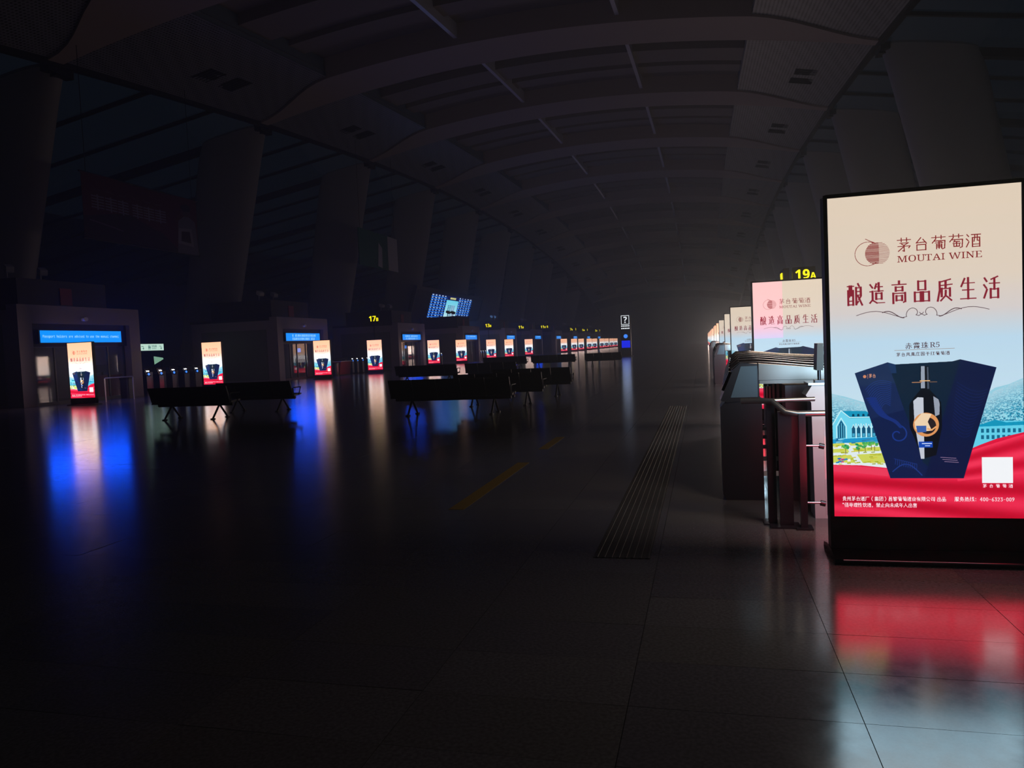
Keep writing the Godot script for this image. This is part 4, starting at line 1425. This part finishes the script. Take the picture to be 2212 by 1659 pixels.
func info_column() -> void:
	var t := thing("information_column", "dark information column with a lit white question mark", "sign", Vector3(-7.45, 0, -75.0))
	box_part("body", Vector3(-0.5, 0.06, -0.3), Vector3(0.5, 4.08, 0.3), M.black, t)
	box_part("base", Vector3(-0.62, 0.001, -0.42), Vector3(0.62, 0.06, 0.42), M.steel_dark, t)
	var fr := mb()
	for q in [[-0.4, 3.98, 0.4, 4.03], [-0.4, 3.13, 0.4, 3.18], [-0.4, 3.18, -0.35, 3.98], [0.35, 3.18, 0.4, 3.98]]:
		bx(fr, Vector3(q[0], q[1], 0.3), Vector3(q[2], q[3], 0.315))
	put(fr, "icon_light", M.pale_light, t, "lit white square outline")
	text_mesh(t, "?", 0.6, Vector3(-0.17, 3.28, 0.3), M.pale_light, "question_light")
	var r := RandomNumberGenerator.new()
	r.seed = 8
	for row in 2:
		var ln := mb()
		for k in 5:
			bx(ln, Vector3(-0.4 + k * 0.17, 2.93 - row * 0.24, 0.3), Vector3(-0.28 + k * 0.17, 3.05 - row * 0.24, 0.31))
		put(ln, "caption_light", M.pale_light, t)
	var face := mb()
	quad(face, Vector3(-0.42, 1.55, 0.305), Vector3(0.42, 1.55, 0.305), Vector3(0.42, 0.85, 0.305), Vector3(-0.42, 0.85, 0.305), Vector3.BACK)
	glow("deep_blue_light", Color(0.04, 0.16, 1.0), 0.9)
	put(face, "screen", M.deep_blue_light, t, "lit deep blue screen")
	var disc := mb()
	prism(disc, PackedVector2Array(ellipse(Vector2(0, 1.98), 0.2, 0.2, 20)), 0.3, 0.31, Vector3.ZERO, Vector3.RIGHT, Vector3.UP)
	put(disc, "emblem_light", M.blue_light, t)
	area(t, Vector3(0, 2.6, 0.34), Vector2(0.8, 2.6), Vector3(0, PI, 0), Color(0.75, 0.85, 1.0), 0.6)

func restroom_sign() -> void:
	var t := thing("restroom_sign", "lit pale green restroom sign between the first two booths", "sign", Vector3(-31.0, 2.38, -37.1))
	box_part("housing", Vector3(-0.14, -0.2, -1.0), Vector3(-0.01, 0.2, 1.0), M.black, t)
	var im := Image.create(512, 100, false, Image.FORMAT_RGB8)
	im.fill(Color8(206, 242, 226))
	var c := Color8(30, 90, 90)
	for x in [190.0, 216.0]:
		fill_poly(im, ellipse(Vector2(x, 24), 7, 7, 14), c)
		fill_poly(im, [Vector2(x - 9, 34), Vector2(x + 9, 34), Vector2(x + (12 if x > 200 else 7), 62), Vector2(x + 5, 62), Vector2(x + 5, 84), Vector2(x - 5, 84), Vector2(x - 5, 62), Vector2(x - (12 if x > 200 else 7), 62)], c)
	write(im, "卫生间", Vector2(246, 18), Vector2(34, 36), 40, 4.5, c)
	line(im, [Vector2(250, 72), Vector2(350, 72)], 5, c)
	for s in [60.0, 440.0]:
		line(im, [Vector2(s - 20, 36), Vector2(s + 16, 36), Vector2(s + 16, 74)], 7, c)
		line(im, [Vector2(s + 2, 62), Vector2(s + 16, 78), Vector2(s + 30, 62)], 7, c)
	var f := mb()
	quad(f, Vector3(0, 0.19, 0.98), Vector3(0, 0.19, -0.98), Vector3(0, -0.19, -0.98), Vector3(0, -0.19, 0.98), Vector3.RIGHT)
	put(f, "screen", picture("restroom_sign_light", im, 0.95), t, "lit pale green panel with figures")
	for z in [-0.8, 0.8]:
		tube_part(t, "post", [Vector3(-0.08, -2.379, z), Vector3(-0.08, -0.2, z)], 0.03, M.dark_steel)
	area(t, Vector3(0.03, 0, 0), Vector2(1.9, 0.36), Vector3(0, -PI / 2, 0), Color(0.75, 1.0, 0.9), 0.3)

func cloth_art() -> Image:
	var im := Image.create(512, 300, false, Image.FORMAT_RGB8)
	im.fill(Color8(120, 22, 34))
	fill_poly(im, [Vector2(0, 200), Vector2(180, 150), Vector2(330, 210), Vector2(420, 300), Vector2(0, 300)], Color8(58, 20, 30))
	for k in 6:
		var x := 34.0 + k * 52 + (14 if k > 2 else 0)
		for q in 5:
			line(im, [Vector2(x, 100 + q * 13), Vector2(x + 42, 100 + q * 13)], 6, Color8(190, 190, 205))
		line(im, [Vector2(x + 20, 94), Vector2(x + 20, 160)], 6, Color8(190, 190, 205))
		line(im, [Vector2(x + 4, 70), Vector2(x + 28, 70)], 8, Color8(130, 90, 80))
	# a figure in a pale jacket holding a framed picture
	fill_poly(im, [Vector2(400, 300), Vector2(410, 130), Vector2(450, 90), Vector2(500, 120), Vector2(512, 300)], Color8(150, 150, 165))
	fill_poly(im, ellipse(Vector2(452, 72), 24, 30), Color8(120, 90, 76))
	fill_poly(im, ellipse(Vector2(452, 54), 26, 20), Color8(20, 18, 20))
	fill_poly(im, [Vector2(410, 170), Vector2(478, 160), Vector2(486, 258), Vector2(404, 250)], Color8(205, 200, 205))
	fill_poly(im, [Vector2(424, 184), Vector2(466, 178), Vector2(472, 240), Vector2(420, 236)], Color8(70, 26, 34))
	line(im, [Vector2(24, 214), Vector2(150, 240)], 7, Color8(150, 120, 130))
	return im

func banners() -> void:
	var m := mat("banner_print", Color(0.62, 0.62, 0.66), 0.7)
	m.albedo_texture = ImageTexture.create_from_image(cloth_art())
	var t := thing("hanging_banner", "dark red banner with pale characters hanging high above the first turnstiles", "banner", Vector3(-28.0, 10.6, -33.7), PI / 2)
	var st := mb()
	var n := 12
	for s in [1.0, -1.0]:
		for k in n:
			var a := float(k) / n
			var b := float(k + 1) / n
			var pa := Vector3(-4.1 + 8.2 * a, 0, 0.06 * sin(a * 9.0) + 0.01 * s)
			var pb := Vector3(-4.1 + 8.2 * b, 0, 0.06 * sin(b * 9.0) + 0.01 * s)
			var dn := Vector3(0, -3.1, 0)
			tri(st, pa, pb, pb + dn, Vector3(0, 0, s), Vector2(a, 0), Vector2(b, 0), Vector2(b, 1))
			tri(st, pa, pb + dn, pa + dn, Vector3(0, 0, s), Vector2(a, 0), Vector2(b, 1), Vector2(a, 1))
	put(st, "cloth", m, t)
	for y in [0.0, -3.1]:
		tube_part(t, "rod", [Vector3(-4.2, y, 0), Vector3(4.2, y, 0)], 0.05, M.dark_steel)
	for x in [-3.8, 3.8]:
		tube_part(t, "cable", [Vector3(x, 0, 0), Vector3(x, 6.2, 0)], 0.015, M.dark_steel)
	var g := thing("hanging_billboard", "green billboard with a white end field hanging high before the pillars", "billboard", Vector3(-28.0, 9.0, -63.1), PI / 2)
	box_part("panel", Vector3(-4.1, 0, -0.1), Vector3(4.1, 3.15, 0.0), M.green_paint, g)
	var wp := mb()
	prism(wp, PackedVector2Array([Vector2(1.9, 0.02), Vector2(4.08, 0.0), Vector2(4.08, 3.1), Vector2(1.9, 3.13)]), 0.0, 0.03, Vector3.ZERO, Vector3.RIGHT, Vector3.UP)
	put(wp, "white_field", M.white_paint, g)
	var wq := mb()
	prism(wq, PackedVector2Array([Vector2(-0.4, 0.2), Vector2(0.5, 0.1), Vector2(0.6, 1.9), Vector2(-0.1, 2.3)]), 0.0, 0.02, Vector3.ZERO, Vector3.RIGHT, Vector3.UP)
	put(wq, "white_stripe", M.white_paint, g)
	for x in [-3.7, 3.7]:
		tube_part(g, "cable", [Vector3(x, 3.15, -0.05), Vector3(x, 10.6, -0.05)], 0.015, M.dark_steel)

# ------------------------------------------------------------------ smaller things near the gates
func build_small() -> void:
	# handrail in front of the near turnstiles
	var r := thing("handrail", "steel handrail with square posts in front of the near turnstiles", "handrail", Vector3(0, 0, -6.1))
	tube_part(r, "rail", [Vector3(0.27, 0.985, -0.12), Vector3(0.4, 0.985, -0.1), Vector3(0.5, 0.98, -0.06), Vector3(0.59, 0.9, 0.0), Vector3(0.68, 0.885, 0.0), Vector3(1.9, 0.885, 0.0)], 0.024, M.steel)
	tube_part(r, "upper_rail", [Vector3(0.5, 0.985, -0.06), Vector3(0.62, 0.985, -0.1), Vector3(0.82, 0.985, -0.12)], 0.018, M.steel)
	box_part("post", Vector3(0.535, 0.012, -0.06), Vector3(0.635, 0.9, -0.02), M.steel_dark, r)
	box_part("post", Vector3(0.46, 0.012, -0.2), Vector3(0.52, 0.96, -0.1), M.steel_dark, r)
	box_part("post", Vector3(0.68, 0.012, 0.0), Vector3(0.73, 0.885, 0.045), M.steel_dark, r)
	for q in [[0.57, -0.04, 0.11, 0.09], [0.705, 0.02, 0.06, 0.07], [0.49, -0.15, 0.07, 0.09]]:
		box_part("foot_plate", Vector3(q[0] - q[2], 0.001, q[1] - q[3]), Vector3(q[0] + q[2], 0.013, q[1] + q[3]), M.steel_dark, r)
	for y in [0.2, 0.64]:
		var pin := tube_part(r, "pin", [Vector3(0.73, y, 0.02), Vector3(0.83, y, 0.02)], 0.009, M.chrome)
		tube_part(pin, "clamp", [Vector3(0.825, y, 0.02), Vector3(0.86, y - 0.008, 0.02)], 0.022, M.steel_dark)
	box_part("glass_pane", Vector3(0.86, 0.1, 0.016), Vector3(1.85, 0.8, 0.026), M.glass, r)
	# white gate cabinet beside the screen
	var w := thing("gate_cabinet", "white gate cabinet with a plain sticker beside the large near screen", "cabinet", Vector3(0.8, 0, -6.55))
	var st := mb()
	prism(st, PackedVector2Array([Vector2(0.03, 0), Vector2(1.5, 0), Vector2(1.5, 1.08), Vector2(0.03, 1.08), Vector2(-0.02, 1.0), Vector2(0.02, 0.94)]), -0.13, 0.13, Vector3.ZERO, Vector3.RIGHT, Vector3.UP)
	put(st, "body", M.white_paint, w)
	box_part("top_plate", Vector3(0.0, 1.08, -0.14), Vector3(1.52, 1.098, 0.14), M.chrome, w)
	box_part("sticker", Vector3(0.11, 0.5, 0.13), Vector3(0.26, 0.665, 0.132), M.paper, w, "white square sticker")
	box_part("kick_plate", Vector3(0.025, 0.6, 0.13), Vector3(1.5, 0.603, 0.1312), M.steel_dark, w)
	var badge := mb()
	prism(badge, PackedVector2Array(ellipse(Vector2(0.25, 0.31), 0.055, 0.055, 22)), 0.13, 0.133, Vector3.ZERO, Vector3.RIGHT, Vector3.UP)
	put(badge, "badge", M.red_paint, w, "round dark red badge")
	# upright reader on the cabinet
	var d := thing("ticket_reader", "upright dark ticket reader standing on the white gate cabinet", "ticket reader", Vector3(0.885, 1.098, -6.5))
	box_part("base", Vector3(-0.03, 0, -0.04), Vector3(0.05, 0.02, 0.06), M.steel_dark, d)
	tube_part(d, "neck", [Vector3(0.01, 0.02, 0), Vector3(0.01, 0.12, 0)], 0.014, M.steel_dark)
	var hd := mb()
	prism(hd, PackedVector2Array([Vector2(-0.02, 0.1), Vector2(0.028, 0.1), Vector2(0.034, 0.315), Vector2(-0.01, 0.315)]), -0.09, 0.09, Vector3.ZERO, Vector3.RIGHT, Vector3.UP)
	put(hd, "head", M.black, d)
	var sd := mb()
	prism(sd, PackedVector2Array([Vector2(0.031, 0.13), Vector2(0.034, 0.13), Vector2(0.038, 0.29), Vector2(0.035, 0.29)]), -0.075, 0.075, Vector3.ZERO, Vector3.RIGHT, Vector3.UP)
	put(sd, "face_plate", M.black_gloss, d)
	# staff desks by the left gates
	for q in [[-27.6, -29.9 - 6.2, "red staff desk with a white top behind the first turnstile row"], [-24.95, -48.3, "red staff desk with a white top beside the second booth"]]:
		var t := thing("staff_desk", q[2], "desk", Vector3(q[0], 0, q[1]))
		var b := mb()
		prism(b, PackedVector2Array([Vector2(-0.4, 0), Vector2(0.4, 0), Vector2(0.55, 0.95), Vector2(-0.45, 0.95)]), -0.8, 0.8, Vector3.ZERO, Vector3.RIGHT, Vector3.UP)
		put(b, "body", M.red_paint, t)
		box_part("top", Vector3(-0.5, 0.95, -0.85), Vector3(0.62, 1.0, 0.85), M.white_paint, t)
		box_part("plinth", Vector3(-0.38, 0.001, -0.78), Vector3(0.43, 0.06, 0.82), M.dark_steel, t)
	# litter bins in front of the first booth
	for q in [[-24.3, -27.4, "dark litter bin in front of the passport notice booth"], [-24.4, -46.6, "dark litter bin in front of the booth with two-line display"]]:
		var t := thing("litter_bin", q[2], "bin", Vector3(q[0], 0, q[1]))
		var b := mb()
		prism(b, bevelled(0.42, 0.42, 0.09), 0.001, 0.82, Vector3.ZERO, Vector3(0, 0, 1), Vector3.RIGHT)
		put(b, "body", M.steel_dark, t)
		var l := mb()
		prism(l, bevelled(0.46, 0.46, 0.1), 0.82, 0.9, Vector3.ZERO, Vector3(0, 0, 1), Vector3.RIGHT)
		put(l, "lid", M.black, t)
	# dim green exit signs hung over the passages between the booths
	for q in [[-30.2, 1.62, -36.6, "small pale green hanging sign below the restroom sign"], [-32.4, 3.1, -64.8, "small pale green hanging sign between the 17B sign and the second booth"]]:
		var t := thing("exit_sign", q[3], "sign", Vector3(q[0], q[1], q[2]), 0.5)
		var b := mb()
		prism(b, PackedVector2Array([Vector2(-0.24, 0.22), Vector2(-0.22, -0.24), Vector2(0.26, 0.04), Vector2(0.24, 0.12)]), -0.05, 0.0, Vector3.ZERO, Vector3.RIGHT, Vector3.UP)
		put(b, "sign_light", M.exit_green, t)
		tube_part(t, "stem", [Vector3(-0.24, -q[1] + 0.001, -0.03), Vector3(-0.24, -0.18, -0.03)], 0.02, M.dark_steel)
	# white barrier rail before the first booth's door
	var bar := thing("barrier_rail", "thin white barrier rail beside the first booth's advertising screen", "barrier", Vector3(-23.2, 0, -25.0))
	var bb := mb()
	tube(bb, [Vector3(0.0, 0.001, 0), Vector3(0.0, 0.93, 0), Vector3(0.0, 0.95, -0.03), Vector3(0.0, 0.95, -1.5), Vector3(0.0, 0.93, -1.53), Vector3(0.0, 0.001, -1.53)], 0.025, 8)
	put(bb, "frame", M.white_paint, bar)
